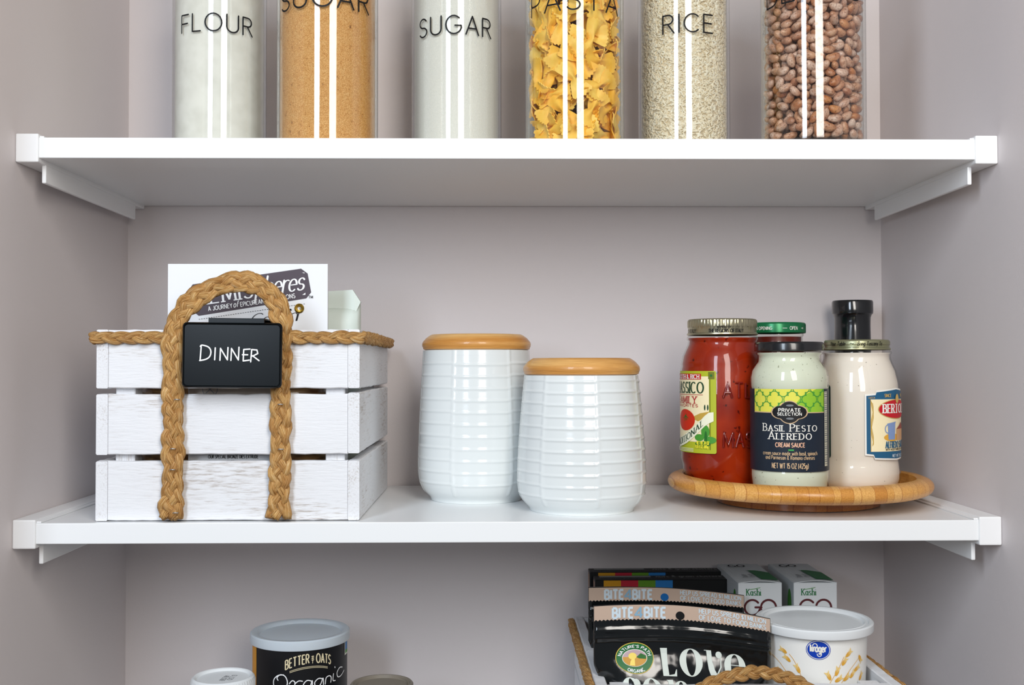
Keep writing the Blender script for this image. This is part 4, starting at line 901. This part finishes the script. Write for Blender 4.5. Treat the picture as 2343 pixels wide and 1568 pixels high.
for s_, mt_, hh, v_, w_, kw in (('Basil Pesto', 'label_white', .0070, 983, .0535, dict(weight=.15, thin=.45, serif=True, smallcaps=.78)), ('Alfredo', 'label_white', .0073, 1001, .0412, dict(weight=.15, thin=.45, serif=True, smallcaps=.78)),
                     ('CREAM SAUCE', 'peach', .0040, 1018, .0275, dict(weight=.2)), ('cream sauce made with basil, spinach', 'tan_line', .0036, 1036, .0540, dict(weight=.13)), ('and Parmesan & Romano cheeses', 'tan_line', .0036, 1045.5, .0480, dict(weight=.13)), ('NET WT 15 OZ (425g)', 'tan_line', .0048, 1065, .0345, dict(weight=.14))):
    text(s_, cm, lb, mt_, hh, pa(1807), zp(v_), w_, h=.0006, **kw)
patch('green_dash', rect(pa(1803), pa(1815), zp(1026), zp(1023)), cm, 'bright_green', lb, .0006)
br_ = patch('barcode', rect(pa(1881), pa(1887), zp(1062), zp(896)), cm, 'barcode', lb, .0006)
for k in range(34): patch('bar', rect(pa(1881.3), pa(1886.5), zp(899 + k * 4.8), zp(899 + k * 4.8 - 1.3 - (k * 7 % 3) * .6)), cm, 'print_grey', br_, .0008)
# --- alfredo
AR = .0424
aj = jar('sauce_jar', 'large jar of white alfredo sauce with olive lid', 1961, .126)
jar_body(aj, [(.030, .0002), (.0365, .0008), (.0402, .004), (.0425, .011), (.0428, .018), (.0420, .0255), (.0414, .030), (.0416, .034), (AR, .040), (AR, .100), (.0418, .110), (.0390, .1225), (.0352, .131), (.0338, .135), (.0335, .1395), (.0346, .1405), (.0346, .1425), (.0332, .1435), (.0332, .147)], 'sauce_cream', .1412)
l_ = lid(aj, .0332, .1442, .1548, 'lid_olive', 0, True); text('Bring Tuscany To', cyl(.0332, .42), l_, 'ink_black', .0040, 0, .1486, .026, .12, slant=.3, h=.0004); text('Your Table', cyl(.0332, -.62), l_, 'ink_black', .0040, 0, .1486, .018, .12, slant=.3, h=.0004); text('~', cyl(.0332, -.14), l_, 'ink_black', .006, 0, .1480, None, .1, h=.0004)
aa = lambda px: math.asin(max(-.9995, min(.9995, (px - 1961) / 93.5)))
aC = 62 * D2R; cm = cyl(AR, aC); ua = lambda px: (aa(px) - aC) * AR; za = lambda v: .1040 - (v - 890) * .000454
uL = ua(1979); uR = -uL
def stepped(k): return [(uL - k, za(1034) - k), (uL + .009, za(1036) - k), (uL + .009, za(1043) - k), (0, za(1046) - k), (uR - .009, za(1043) - k), (uR - .009, za(1036) - k), (uR + k, za(1034) - k), (uR + k, za(903) + k), (uR - .011, za(901) + k), (uR - .011, za(895) + k), (0, za(889) + k), (uL + .011, za(895) + k), (uL + .011, za(901) + k), (uL - k, za(903) + k)]
lb = patch('label', stepped(.0010), cm, 'label_white', aj, .0002, .0015); patch('blue_border', stepped(-.0006), cm, 'teal_blue', lb, .0004, .0015)
pn = patch('cream_panel', rect(uL + .0048, uR - .0048, za(1028), za(912)), cm, 'cream', lb, .0006, .0015)
strokes('gold_frame', [rect(uL + .0048, uR - .0048, za(1028), za(912)) + [(uL + .0048, za(1028))]], cm, 'gold_print', lb, .0006, h=.0008)
strokes('scroll_print', [[(uL + .0062 + .0011 * math.sin(t * 9 + k), za(1015) + (za(920) - za(1015)) * t + .001 * k) for t in [i / 40 for i in range(41)]] for k in range(3)], cm, 'ochre', pn, .0005, h=.0008)
od = patch('red_oval', oval(0, za(934), .0255, .0100, 36), cm, 'gold_print', lb, .0010, .001); patch('oval_face', oval(0, za(934), .0247, .0093, 36), cm, 'oval_red', od, .0012, .001)
text('BERTOLLI', cm, od, 'label_white', .0085, 0, za(942), .040, .2, thin=.5, serif=True, h=.0014); patch('crest', oval(0, za(911), .0030, .0048, 16), cm, 'gold_print', od, .0015, .0008)
text('SINCE', cm, lb, 'gold_print', .0030, -.0135, za(907), .0085, .18, h=.0008); text('1865', cm, lb, 'gold_print', .0030, .0135, za(907), .0085, .18, h=.0008); text('LUCCA', cm, lb, 'gold_print', .0016, uL + .006, za(910), .006, .16, h=.0008)
patch('peach_glow', oval(-.008, za(997), .011, .0040, 20), cm, 'oat_gold', pn, .0008, .001)
patch('pitcher', [(-.0135, za(1002)), (-.0135, za(975)), (-.0150, za(966)), (-.0020, za(962)), (-.0045, za(974)), (-.0040, za(1002))], cm, 'pitcher', pn, .0010, .001); strokes('pitcher_handle', [A(-.0140, za(978), .0035, .0042, 90, 270)], cm, 'pitcher', pn, .0010, h=.0010)
patch('cheese', rect(-.0010, .0170, za(1004), za(979)), cm, 'cheese', pn, .0011, .001); patch('cheese_rind', [(-.0010, za(979)), (.0110, za(964)), (.0170, za(975)), (.0170, za(979))], cm, 'cheese_dark', pn, .0011, .001)
text('ALFREDO SAUCE', cm, lb, 'teal_blue', .0062, .001, za(1020), .036, .19, thin=.6, serif=True, h=.0010); text('WITH AGED PARMESAN CHEESE', cm, lb, 'ink_black', .0020, 0, za(1026), .034, .16, h=.0010); text('NET WT 15 OZ', cm, lb, 'silver_print', .0028, .002, za(1041), .020, .16, h=.0010)
cm2 = cyl(AR, -72 * D2R); eR = (aa(1904) + 72 * D2R) * AR
bl_ = patch('back_label', rrect(-.024, eR, za(1046), za(880), .003), cm2, 'deep_green', aj, .0002, .0015); patch('back_panel', rrect(-.022, eR - .0022, za(1042), za(884), .002), cm2, 'barcode', bl_, .0005, .0015)
for k in range(22): patch('small_print', rect(-.020, eR - .0034 - (k * 5 % 4) * .0012, za(1038 - k * 7), za(1034.5 - k * 7)), cm2, 'ink_black', bl_, .0007)
# --- jar with green lid behind
gj = jar('sauce_jar', 'dark red sauce jar with green lid behind the pesto jar', 1775, .205, cv=750)
zg = F
jar_body(gj, [(.026, .0002), (.031, .001), (.034, .006), (.0345, .02), (.0345, .125), (.0335, .137), (.0305, .148), (.0290, .153), (.0290, .160), (.0302, .1612), (.0302, .1630), (.0290, .164), (.0290, .168)], 'sauce_dark', .1600)
l_ = lid(gj, .0327, .1640, .1757, 'lid_green', 0, False); text('OPEN', cyl(.0327, .62), l_, 'label_white', .0036, 0, .1673, .0095, .14, h=.0003); text('>', cyl(.0327, 1.02), l_, 'label_white', .004, 0, .1676, .004, .12, h=.0003); text('-', cyl(.0327, .30), l_, 'label_white', .006, 0, .1665, .005, .08, h=.0003); text('UPON OPENING', cyl(.0327, -.52), l_, 'label_white', .0034, 0, .1673, .026, .14, h=.0003)
# --- bottle with black neck wrap standing behind the turntable
bo = jar('sauce_bottle', 'dark bottle with black shrink-wrapped neck in the back corner', 1950.5, .262, group=None, z=Z_MID, cv=740, cat='bottle')
lathe('glass_body', [(.0001, .0003), (.025, .0003), (.0282, .003), (.0285, .012), (.0285, .110), (.0265, .128), (.0215, .142), (.0195, .152), (.0190, .170), (.0001, .170)], 'dark_bottle', bo, seg=48)
w_ = lambda r, z, a: r * (1 + .012 * math.sin(7 * a + z * 60) * (1 if z < .198 else .3))
lathe('neck_wrap', [(.0192, .150), (.0204, .154), (.0207, .168), (.0205, .190), (.0206, .1995), (.0216, .2028), (.0232, .2042), (.0235, .207), (.0234, .2175), (.0226, .2195), (.0001, .2205)], 'shrink_black', bo, seg=64, rfun=w_)

# ------------------------------------------------------------------ lower shelf, left: jar, oats tin, brown-lidded tin
def low(cx, v, Y, name, label, cat):
    X = at(cx, v, Y).x; return thing(name, label, cat, (X, Y, Z_LOW), (0, 0, facing(X, Y)))
sj = low(510.5, 1540, .085, 'plastic_jar', 'small jar with white ridged screw lid left of the oats tin', 'jar')
lathe('body', [(.0001, .0003), (.0255, .0003), (.0275, .004), (.0275, .118), (.0255, .128), (.0001, .128)], 'lid_white', sj, seg=48)
ztop = at(510, 1530, .11).z - Z_LOW; RL = .0315
rid = lambda r, z, a: r - (.0004 if (r > RL - .0006 and z < ztop - .003 and math.sin(a * 60) > 0) else 0)
ld = lathe('lid', [(RL - .002, ztop - .028), (RL, ztop - .027), (RL, ztop - .0045), (RL - .0012, ztop - .0015), (RL - .0030, ztop), (RL - .0045, ztop - .0006), (RL - .0062, ztop - .0026), (.0001, ztop - .0026)], 'sugar_lid', sj, seg=240, rfun=rid, sharp=25)
for k, s_ in enumerate(('BEST BY', 'OCT 13')): text(s_, turned(flat((0, 0, ztop - .0026), (1, 0, 0), (0, 1, 0), (0, 0, 1)), 1.2, .004 + k * .007, -.002), ld, 'print_grey', .0050, 0, 0, .016, .1, h=.0003)
oc = low(687, 1440, .172, 'oats_tin', 'round black oats tin with translucent lid', 'tin'); ROc = .0500; zo = at(687, 1441, .172).z - Z_LOW
lathe('body', [(.0001, .0003), (ROc, .0003), (ROc, zo - .006), (.0001, zo - .006)], 'oat_black', oc, seg=96)
lathe('lid', [(ROc + .0004, zo - .0098), (ROc + .0024, zo - .0098), (ROc + .0028, zo - .0086), (ROc + .0026, zo - .0012), (ROc + .0012, zo), (ROc - .0035, zo), (ROc - .0055, zo - .0014), (ROc - .0070, zo - .0036), (.0001, zo - .0036)], 'lid_white', oc, seg=96).data.materials[0] = M['oat_lid'] if 'oat_lid' in M else mat('oat_lid', (206, 216, 224), .3, .4, sss=.2)
cm = cyl(ROc); uo = lambda px: math.asin(max(-.9995, min(.9995, (px - 687) / 106))) * ROc; zO = lambda v: at(687, v, .125).z - Z_LOW
patch('orange_edge', rect(uo(582), uo(592), .02, zo - .0095), cm, 'oat_orange', oc, .0002, .0015)
arch = lambda u: -(u - .0105) ** 2 * 9
text('BETTER', (lambda u, v, h=0: cm(u, v + arch(u), h)), oc, 'cream_print', .0092, -.0030, zO(1518), .0240, .13); text('OATS', (lambda u, v, h=0: cm(u, v + arch(u), h)), oc, 'cream_print', .0092, .0250, zO(1518), .0165, .13)
strokes('wheat_mark', [[(.0127, zO(1519)), (.0129, zO(1502))]] + [[(.0128, zO(1513 - 4 * k)), (.0128 + d * .0012, zO(1511 - 4 * k))] for k in range(3) for d in (-1, 1)], cm, 'cream_print', oc, .0006)
strokes('underline', [[(u, zO(1526 + q) + arch(u)) for u in [(-.0105 + .040 * i / 16) for i in range(17)]] for q in (0, 3)], cm, 'cream_print', oc, .0005)
ORG = [[(652, 1543), (640, 1545), (631, 1556), (632, 1572), (642, 1580), (655, 1574), (660, 1560), (655, 1546), (645, 1543), (638, 1550), (640, 1556)], [(664, 1563), (670, 1556), (676, 1560), (674, 1575)], [(676, 1563), (684, 1557), (692, 1558)],
       [(712, 1560), (702, 1557), (694, 1566), (698, 1576), (708, 1572), (713, 1559), (712, 1590)], [(735, 1558), (726, 1556), (718, 1564), (721, 1574), (730, 1571), (736, 1557), (737, 1572)], [(741, 1572), (743, 1558), (750, 1555), (754, 1560), (753, 1571)], [(759, 1553), (758, 1568), (763, 1570)], [(762, 1538), (762.5, 1540)],
       [(779, 1546), (773, 1544), (767, 1553), (769, 1564), (776, 1564), (783, 1556)]]
strokes('script_lettering', [smooth_line([(uo(p[0]), zO(p[1])) for p in l], 4) for l in ORG], cm, 'chalk_white', oc, .0010)
patch('butterfly_seal', rect(uo(785), uo(791.5), zO(1522), zO(1488)), cm, 'label_white', oc, .0003, .001); patch('seal_print', rect(uo(786), uo(791), zO(1514), zO(1492)), cm, 'stripe_blue', oc, .0005, .001); patch('seal_grass', rect(uo(786), uo(791), zO(1518), zO(1510)), cm, 'leaf', oc, .0006, .001)
bt = low(873.5, 1560, .125, 'spice_tin', 'small tin with taupe plastic lid right of the oats tin', 'tin'); zq = at(873, 1563, .125).z - Z_LOW; RB = .0325
lathe('body', [(.0001, .0003), (.030, .0003), (.030, zq - .008), (.0001, zq - .008)], 'grey_print', bt, seg=48)
lathe('lid', [(.0302, zq - .016), (RB, zq - .016), (RB, zq - .0015), (RB - .0012, zq), (RB - .0030, zq), (RB - .0040, zq - .0016), (RB - .0055, zq - .0016), (RB - .0062, zq - .0008), (RB - .0072, zq - .0024), (.0001, zq - .0024)], 'taupe', bt, seg=80, sharp=28)

# ------------------------------------------------------------------ lower shelf, right: crate of snacks
KX0, KX1, KY, KD = .0945, .3810, .008, .282; KW = KX1 - KX0; KXc = (KX0 + KX1) / 2
c2 = crate('white slatted wooden crate holding snack pouches and boxes', (KXc, KY, Z_LOW), KW, KD, ROWS, 60, False)
braid('rim_rope', rim_path(KW, KD, .1705), 3, .0034, .0016, .0030, .0026, .040, rim_normal(KW, KD), c2, seed=5)
L2 = lambda u, v, Y: at(u, v, Y) - Vector((KXc, KY, Z_LOW))
hp2 = [L2(u, v, 0) for u, v in [(1560, 1900), (1560, 1700), (1566, 1620), (1586, 1590), (1622, 1564), (1676, 1546), (1736, 1537), (1792, 1547), (1840, 1568), (1875, 1596), (1890, 1630), (1892, 1700), (1892, 1900)]]
hp2 = [Vector((p.x, -.0105, p.z)) for p in hp2]
braid('rope_handle', smooth_line([tuple(p) for p in hp2], 8), 3, .0036, .0019, .0030, .0027, .036, (0, -1, 0), c2, seed=6)
Z0 = Z_LOW + .0105
# --- resealable pouches
def snack_pouch(label, px0, px1, Y, vtop, tilt, dot, logo, Hh, bulge, sag, seed):
    X0, X1 = at(px0, vtop, Y).x, at(px1, vtop, Y).x; Wd = X1 - X0; ztop = at((px0 + px1) / 2, vtop, Y).z
    t = thing('snack_pouch', label, 'pouch', ((X0 + X1) / 2, Y, Z0), (0, 0, 0), 'black resealable snack pouches'); H_ = ztop - Z0
    ph = random.Random(seed).uniform(0, 6); hb = .150 - (Z0 - Z_LOW)
    def Sf(u, v, h=0):
        q = v / H_; w = u / (Wd / 2)
        full = max(0, min(1, (H_ - .040 - v) / .05)); full = full * full * (3 - 2 * full)
        y = -bulge * full * max(0, 1 - abs(w) ** 2.6) ** .8
        y += .0016 * full * (math.sin(u * 95 + v * 60 + ph) + math.sin(v * 120 - u * 70 + ph * 2)) + .0012 * math.sin(u * 48 + ph) * (1 - full)
        if .021 < H_ - v < .033: y -= .0022 * abs(math.sin((H_ - v - .021) / .012 * PI * 2))
        narrow = 1 - .145 * max(0, min(1, (H_ - .055 - v) / .03))
        z = v + (sag(w) - tilt * w) * q ** 2
        return Vector((u * narrow, y - h, z))
    nu, nv = 44, 96; vs_, fs = [], []
    for s in (0, 1):
        for i in range(nv + 1):
            for j in range(nu + 1):
                p = Sf(-Wd / 2 + Wd * j / nu, H_ * i / nv); vs_.append((p.x, p.y if s == 0 else max(p.y + .0008, -p.y * .4 + .0008), p.z))
    n = (nu + 1) * (nv + 1)
    for s in (0, n):
        for i in range(nv):
            for j in range(nu):
                a = s + i * (nu + 1) + j; f = (a, a + 1, a + nu + 2, a + nu + 1); fs.append(f if s == 0 else f[::-1])
    for i in range(nv):
        a = i * (nu + 1); fs.append((a, a + nu + 1, a + nu + 1 + n, a + n)); a += nu; fs.append((a, a + n, a + nu + 1 + n, a + nu + 1))
    for j in range(nu): fs.append((j, j + n, j + 1 + n, j + 1)); a = nv * (nu + 1) + j; fs.append((a, a + 1, a + 1 + n, a + n))
    raw('pouch_body', vs_, fs, 'foil_black', t)
    st = .0145; zz = []; nt_ = 46
    poly = [(-Wd / 2 + .0004, H_ - .0004)]
    for k in range(nt_ * 2 + 1): zz.append((-Wd / 2 + .0004 + (Wd - .0008) * k / (nt_ * 2), H_ - st + (.0013 if k % 2 else 0)))
    band = patch('header_strip', poly + zz + [(Wd / 2 - .0004, H_ - .0004)], Sf, 'bag_tan', t, .0004, .004)
    text('BITE', Sf, band, 'silver_print', .0092, -Wd * .335, H_ - .0122, .0195, .24, h=.0008); text('4', Sf, band, 'four_blue', .0092, -Wd * .245, H_ - .0122, .0070, .2, h=.0008); text('BITE', Sf, band, 'silver_print', .0092, -Wd * .152, H_ - .0122, .0205, .24, h=.0008)
    text('HELP US SPREAD $1 MILLION', Sf, band, 'silver_print', .0044, Wd * .285, H_ - .0061, .064, .18, h=.0008); text('OF LOVE TO FOOD BANKS', Sf, band, 'silver_print', .0044, Wd * .285, H_ - .0120, .064, .18, h=.0008)
    patch('hang_hole', oval(-Wd * .01, H_ - .0098, .0043, .0040, 24), Sf, dot, band, .0009, .001)
    if logo: return t, Sf, Wd, H_
    return t, Sf, Wd, H_
snack_pouch('rear black snack pouch with a blue dot on its tan strip', 1346, 1702, .150, 1349, .0045, 'blue_dot', False, .2, .012, lambda w: .0035 * (1 - w * w) - .002, 3)
t, Sf, Wd, H_ = snack_pouch('front black snack pouch printed with large white words', 1358, 1762, .048, 1392, .0065, 'badge_black', True, .24, .022, lambda w: .0065 * (1 - w * w) - .004, 8)
Yf = .045
def fu(px): return (at(px, 1500, Yf).x - t.location.x)
def fv(v): return at(1500, v, Yf).z - Z0 - .0022
lg = patch('logo_oval', oval(fu(1452), fv(1506), .0186, .0140, 40), Sf, 'logo_gold', t, .0005, .002); patch('logo_ring', oval(fu(1452), fv(1506), .0178, .0133, 40), Sf, 'logo_green', lg, .0008, .002)
patch('logo_rim', oval(fu(1452), fv(1506), .0122, .0077, 32), Sf, 'label_white', lg, .0011, .002); patch('logo_sky', oval(fu(1452), fv(1506), .0116, .0072, 32), Sf, 'sky_pink', lg, .0013, .002)
gb = lambda a, b: [(fu(1452) + .0116 * math.cos(q), fv(1506) + .0072 * math.sin(q)) for q in [a + (b - a) * i / 20 for i in range(21)]]
patch('logo_field', gb(PI * .96, PI * 2.04), Sf, 'field', lg, .0015, .002); patch('logo_sun', oval(fu(1447), fv(1502), .0040, .0030, 20), Sf, 'sun_yellow', lg, .0017, .001)
patch('logo_path', [(fu(1446), fv(1507)), (fu(1452), fv(1507)), (fu(1449), fv(1513)), (fu(1452), fv(1522)), (fu(1440), fv(1521)), (fu(1442), fv(1513))], Sf, 'sun_yellow', lg, .0018, .001)
patch('logo_hills', [(fu(1456), fv(1504)), (fu(1466), fv(1496)), (fu(1478), fv(1501)), (fu(1478), fv(1508)), (fu(1462), fv(1507))], Sf, 'leaf_dark', lg, .0018, .001)
text("NATURE'S PATH", polar(Sf, fu(1452), fv(1506), .0132, True, .70), lg, 'chalk_white', .0034, 0, 0, .036, .2, h=.0012); text('ORGANIC', polar(Sf, fu(1452), fv(1506), .0166, False, .76), lg, 'chalk_white', .0034, 0, 0, .0185, .2, h=.0012)
def ring(px, v, a, b, ia, ib, a0=0, a1=360):              # fat round letter: outer oval minus a narrow one
    n = 40; vs_, fs = [], []
    for i in range(n + 1):
        q = (a0 + (a1 - a0) * i / n) * D2R
        for m_ in range(4):
            f = m_ / 3; vs_.append(Sf(fu(px) + (a + (ia - a) * f) * math.cos(q), fv(v) + (b + (ib - b) * f) * math.sin(q), .0008))
    for i in range(n):
        for m_ in range(3): k = i * 4 + m_; fs.append((k, k + 4, k + 5, k + 1))
    return raw('large_lettering', vs_, fs, 'bag_white', t, smooth=False)
def bar(*px): return patch('large_lettering', [(fu(a), fv(b)) for a, b in px], Sf, 'bag_white', t, .0008, .002)
mp_ = .000413
bar((1513, 1541), (1513, 1539.5), (1518, 1539), (1518, 1488), (1511, 1487), (1511, 1485.5), (1527, 1485.5), (1527, 1541)); bar((1527, 1541), (1527, 1539), (1540, 1537), (1545, 1528), (1546.5, 1528), (1545, 1541))
ring(1581, 1513, 27 * mp_, 28.5 * mp_, 11 * mp_, 26.5 * mp_)
bar((1612, 1487), (1612, 1485.5), (1628, 1485.5), (1630, 1510), (1635, 1526), (1641, 1534), (1634, 1539.5), (1626, 1537), (1621, 1526), (1618, 1505), (1617, 1487)); bar((1634, 1539.5), (1641, 1534), (1647, 1520), (1648, 1500), (1650, 1500), (1650, 1520), (1645, 1533), (1640, 1538))
patch('large_lettering', oval(fu(1645), fv(1494), .0030, .0032, 18), Sf, 'bag_white', t, .0009, .001)
ring(1681, 1515, 25 * mp_, 27 * mp_, 9.5 * mp_, 25 * mp_, 0, 325); bar((1671, 1514), (1671, 1512.5), (1706, 1512.5), (1706, 1514))
ring(1432, 1574, 26 * mp_, 29 * mp_, 8 * mp_, 27 * mp_, 50, 300); patch('large_lettering', oval(fu(1446), fv(1556), .0034, .0034, 18), Sf, 'bag_white', t, .0009, .001)
ring(1482, 1574, 27 * mp_, 28 * mp_, 11 * mp_, 26 * mp_)
bar((1524, 1600), (1524, 1550), (1519, 1549.5), (1519, 1548), (1534, 1548), (1534, 1600)); ring(1552, 1570, 20 * mp_, 21 * mp_, 8 * mp_, 19 * mp_, 0, 150)
for x_ in (1652, 1688): bar((x_ - 6, 1552), (x_ - 6, 1550.5), (x_ + 10, 1550.5), (x_ + 10, 1600), (x_, 1600), (x_, 1552))

# --- black cartons
def black_box(label, Y0, Y1, px0, px1, zt):
    X0, X1 = at(px0, 1320, Y0).x, at(px1, 1320, Y0).x
    t = thing('snack_carton', label, 'box', ((X0 + X1) / 2, Y0, Z0), (0, 0, 0), 'black cartons at the back of the crate'); w = X1 - X0; h = zt - Z0; d = Y1 - Y0
    b = box('carton', -w / 2, w / 2, 0, d, 0, h, 'box_black', t, .0006, 1)
    tp = flat((0, 0, h), (1, 0, 0), (0, 1, 0), (0, 0, 1)); ft = flat((0, 0, 0))
    patch('grey_bar', rect(-w / 2 + .006, -w / 2 + .065, d * .52, d * .86), tp, 'grey_print', t, .0003)
    text('nuts & grain clusters', tp, t, 'grey_print', .0085, w * .21, d * .50, .074, .14, h=.0003); text('Ingredients grown with simple care', tp, t, 'print_grey', .0030, -w / 2 + .040, d * .18, .05, .1, h=.0003)
    for k, c in enumerate(('stripe_yellow', 'stripe_red', 'stripe_green', 'stripe_blue')):
        a = -w / 2 + .0095 + k * .0195; patch('colour_stripe', rect(a, a + .0195, h - .060, h - .0006), ft, c, t, .0003, .02)
    for y in (d * .3, d * .7): patch('side_print', rect(y - .002, y + .002, 0.02, h - .003), flat((-w / 2, 0, 0), (0, 1, 0), (0, 0, 1), (-1, 0, 0)), 'peach', t, .0003)
black_box('rear black snack carton leaning at the crate back', .2540, .2785, 1350, 1662, 1.1545)
black_box('front black snack carton with yellow, red, green and blue stripes', .2220, .2465, 1362, 1670, 1.1520)

# --- white bar boxes
def bar_box(label, px0, px1, Y0, Y1, zt):
    X0, X1 = at(px0, 1340, Y0).x, at(px1, 1340, Y0).x; w = X1 - X0; h = zt - Z0; d = Y1 - Y0
    t = thing('bar_box', label, 'box', ((X0 + X1) / 2, Y0, Z0), (0, 0, 0), 'white bar boxes in the crate')
    box('carton', -w / 2, w / 2, 0, d, 0, h, 'box_white', t, .0005, 1)
    vs_, n = [], 12
    for y in (-.0006, d - .002):
        for i in range(n + 1): u = -1 + 2 * i / n; vs_.append((u * (w / 2 - .0003), y, h + .0002 + .0022 * (1 - u * u) * (1 if y < 0 else .2)))
    fs = [(i, i + 1, i + n + 2, i + n + 1) for i in range(n)]; b = len(vs_); vs_ += [(x, y, z - .0006) for x, y, z in vs_]; fs += [tuple(q + b for q in f[::-1]) for f in fs[:n]] + [(i, i + b, i + 1 + b, i + 1) for i in range(n)]
    fl = raw('top_flap', vs_, fs, 'box_white', t, smooth=False)
    ft = flat(); pxm = w / (px1 - px0); uq = lambda px: (px - px0) * pxm - w / 2
    off = 0 if px0 < 1750 else 126
    text('Kashi', ft, t, 'box_green', .0066, uq(1724 + off), h - .0132, .0150, .15, thin=.45, serif=True, h=.0003)
    strokes('leaf_swash', [[(uq(1716 + off), h - .0070), (uq(1728 + off), h - .0062), (uq(1739 + off), h - .0050)]], ft, 'leaf', t, .0006)
    gz = h - .0264; gr = .0082
    strokes('big_letters', [A(uq(1721 + off), gz, gr, gr, 40, 270, 20) + A(uq(1721 + off), gz, gr, gr, 270, 345, 6)[1:] + [(uq(1742 + off), gz + .0003), (uq(1728 + off), gz + .0003)], A(uq(1758 + off), gz, gr, gr, 165, -165, 24)], ft, 'box_brown', t, .0022, h=.0003)
    sd = flat((-w / 2, 0, 0), (0, 1, 0), (0, 0, 1), (-1, 0, 0)); patch('pea_pod', oval(.016, h - .026, .0075, .0165, 24), sd, 'leaf', t, .0003, .002)
    tp = flat((0, 0, h), (1, 0, 0), (0, 1, 0), (0, 0, 1)); f2 = lambda u, v, hh=0: Vector((u, v, h + .0010 + .0018 * (1 - (2 * u / w) ** 2) * max(.2, 1 - v / d) + hh))
    patch('green_panel', [(w * .06, .006), (w * .46, .006), (w * .46, .050), (w * .18, .060), (-w * .05, .060), (w * .2, .052)], f2, 'box_green', t, .0004, .003)
    text('GO', f2, t, 'ink_black', .012, -w * .12, .084, .018, .14, h=.0004); text('Crunch', turned(f2, PI / 2, -w * .02, .026), t, 'print_grey', .0055, 0, 0, .018, .14, h=.0005); text('Cluster', turned(f2, PI / 2, -w * .18, .026), t, 'print_grey', .0055, 0, 0, .018, .14, h=.0005)
bar_box('white bar box with brown letters beside the black cartons', 1689, 1789, .166, .276, 1.1592)
bar_box('white bar box with brown letters behind the oats tub', 1816, 1915, .166, .276, 1.1592)

# --- oats tub
tu = thing('oats_tub', 'white round oats tub with blue oval badge and white lid', 'tub', (at(1862, 1420, .079).x, .079, Z0), (0, 0, facing(at(1862, 1420, .079).x, .079))); RT = .0542; zl_ = at(1862, 1414, .079).z - Z0
lathe('body', [(.0001, .0003), (RT - .012, .0003), (RT - .0032, zl_ - .006), (.0001, zl_ - .006)], 'tub_white', tu, seg=96)
lathe('lid', [(RT - .0028, zl_ - .0084), (RT + .0024, zl_ - .0084), (RT + .0028, zl_ - .0074), (RT + .0028, zl_ - .0012), (RT + .0014, zl_), (RT - .0015, zl_), (RT - .0030, zl_ - .0016), (RT - .0048, zl_ - .0016), (RT - .0056, zl_ - .0008), (RT - .0072, zl_ - .0030), (.0001, zl_ - .0030)], 'sugar_lid', tu, seg=96, sharp=28)
cm0 = cyl(RT - .0032); Yt = .079 - RT
cm = lambda u, v, h=0: (lambda p: Vector((p.x * (1 - .166 * (zl_ - .006 - v) / (zl_ - .006)), p.y * (1 - .166 * (zl_ - .006 - v) / (zl_ - .006)), p.z)))(cm0(u, v, h))
tv = lambda v: at(1862, v, Yt).z - Z0; tuu = lambda px: math.asin(max(-.999, min(.999, (px - 1862) / 121))) * RT
ov = patch('badge', oval(tuu(1871), tv(1491), .0115, .0094, 36), cm, 'badge_blue', tu, .0003, .002)
strokes('badge_ring', [[(tuu(1871) + .0105 * math.cos(q), tv(1491) + .0085 * math.sin(q)) for q in [2 * PI * i / 40 for i in range(41)]]], cm, 'label_white', ov, .0006, h=.0006)
text('kroger', cm, ov, 'label_white', .0066, tuu(1871), tv(1495), .0145, .22, track=.12, h=.0006)
strokes('badge_loops', [A(tuu(1864), tv(1483), .0022, .0028, 0, 180) , A(tuu(1873), tv(1500), .0020, .0024, 180, 360)], cm, 'label_white', ov, .0008, h=.0006)
def sprig(pts, ears):
    strokes('oat_stem', [smooth_line([(tuu(p[0]), tv(p[1])) for p in pts], 5)], cm, 'oat_gold', tu, .0005, h=.0004)
    for x, y, a in ears:
        l = turned(cm, a, tuu(x), tv(y))
        g = patch('oat_grain', oval(0, 0, .0040, .0019, 14), l, 'oat_gold', tu, .0005, .001); patch('grain_husk', [(-.001, .0006), (.0055, .0032), (.0040, .0004)], l, 'oat_pale', g, .0007, .001); patch('grain_husk', [(-.001, -.0004), (.0058, -.0022), (.0036, .0003)], l, 'oat_pale', g, .0006, .001)
sprig([(1810, 1508), (1822, 1525), (1840, 1568)], [(1798, 1503, 2.7), (1806, 1520, 2.5), (1828, 1540, 2.0), (1788, 1556, 2.3), (1802, 1558, -.6)])
sprig([(1772, 1520), (1790, 1535), (1815, 1568)], [(1764, 1518, 2.6)])
sprig([(1924, 1508), (1915, 1530), (1895, 1568)], [(1934, 1502, .7), (1925, 1520, .9), (1910, 1542, 1.2), (1893, 1552, 2.0), (1913, 1560, .5)])
sprig([(1956, 1518), (1938, 1540), (1920, 1568)], [(1960, 1518, -1.0), (1953, 1540, .4), (1943, 1552, .8), (1930, 1558, .6), (1963, 1562, .9)])
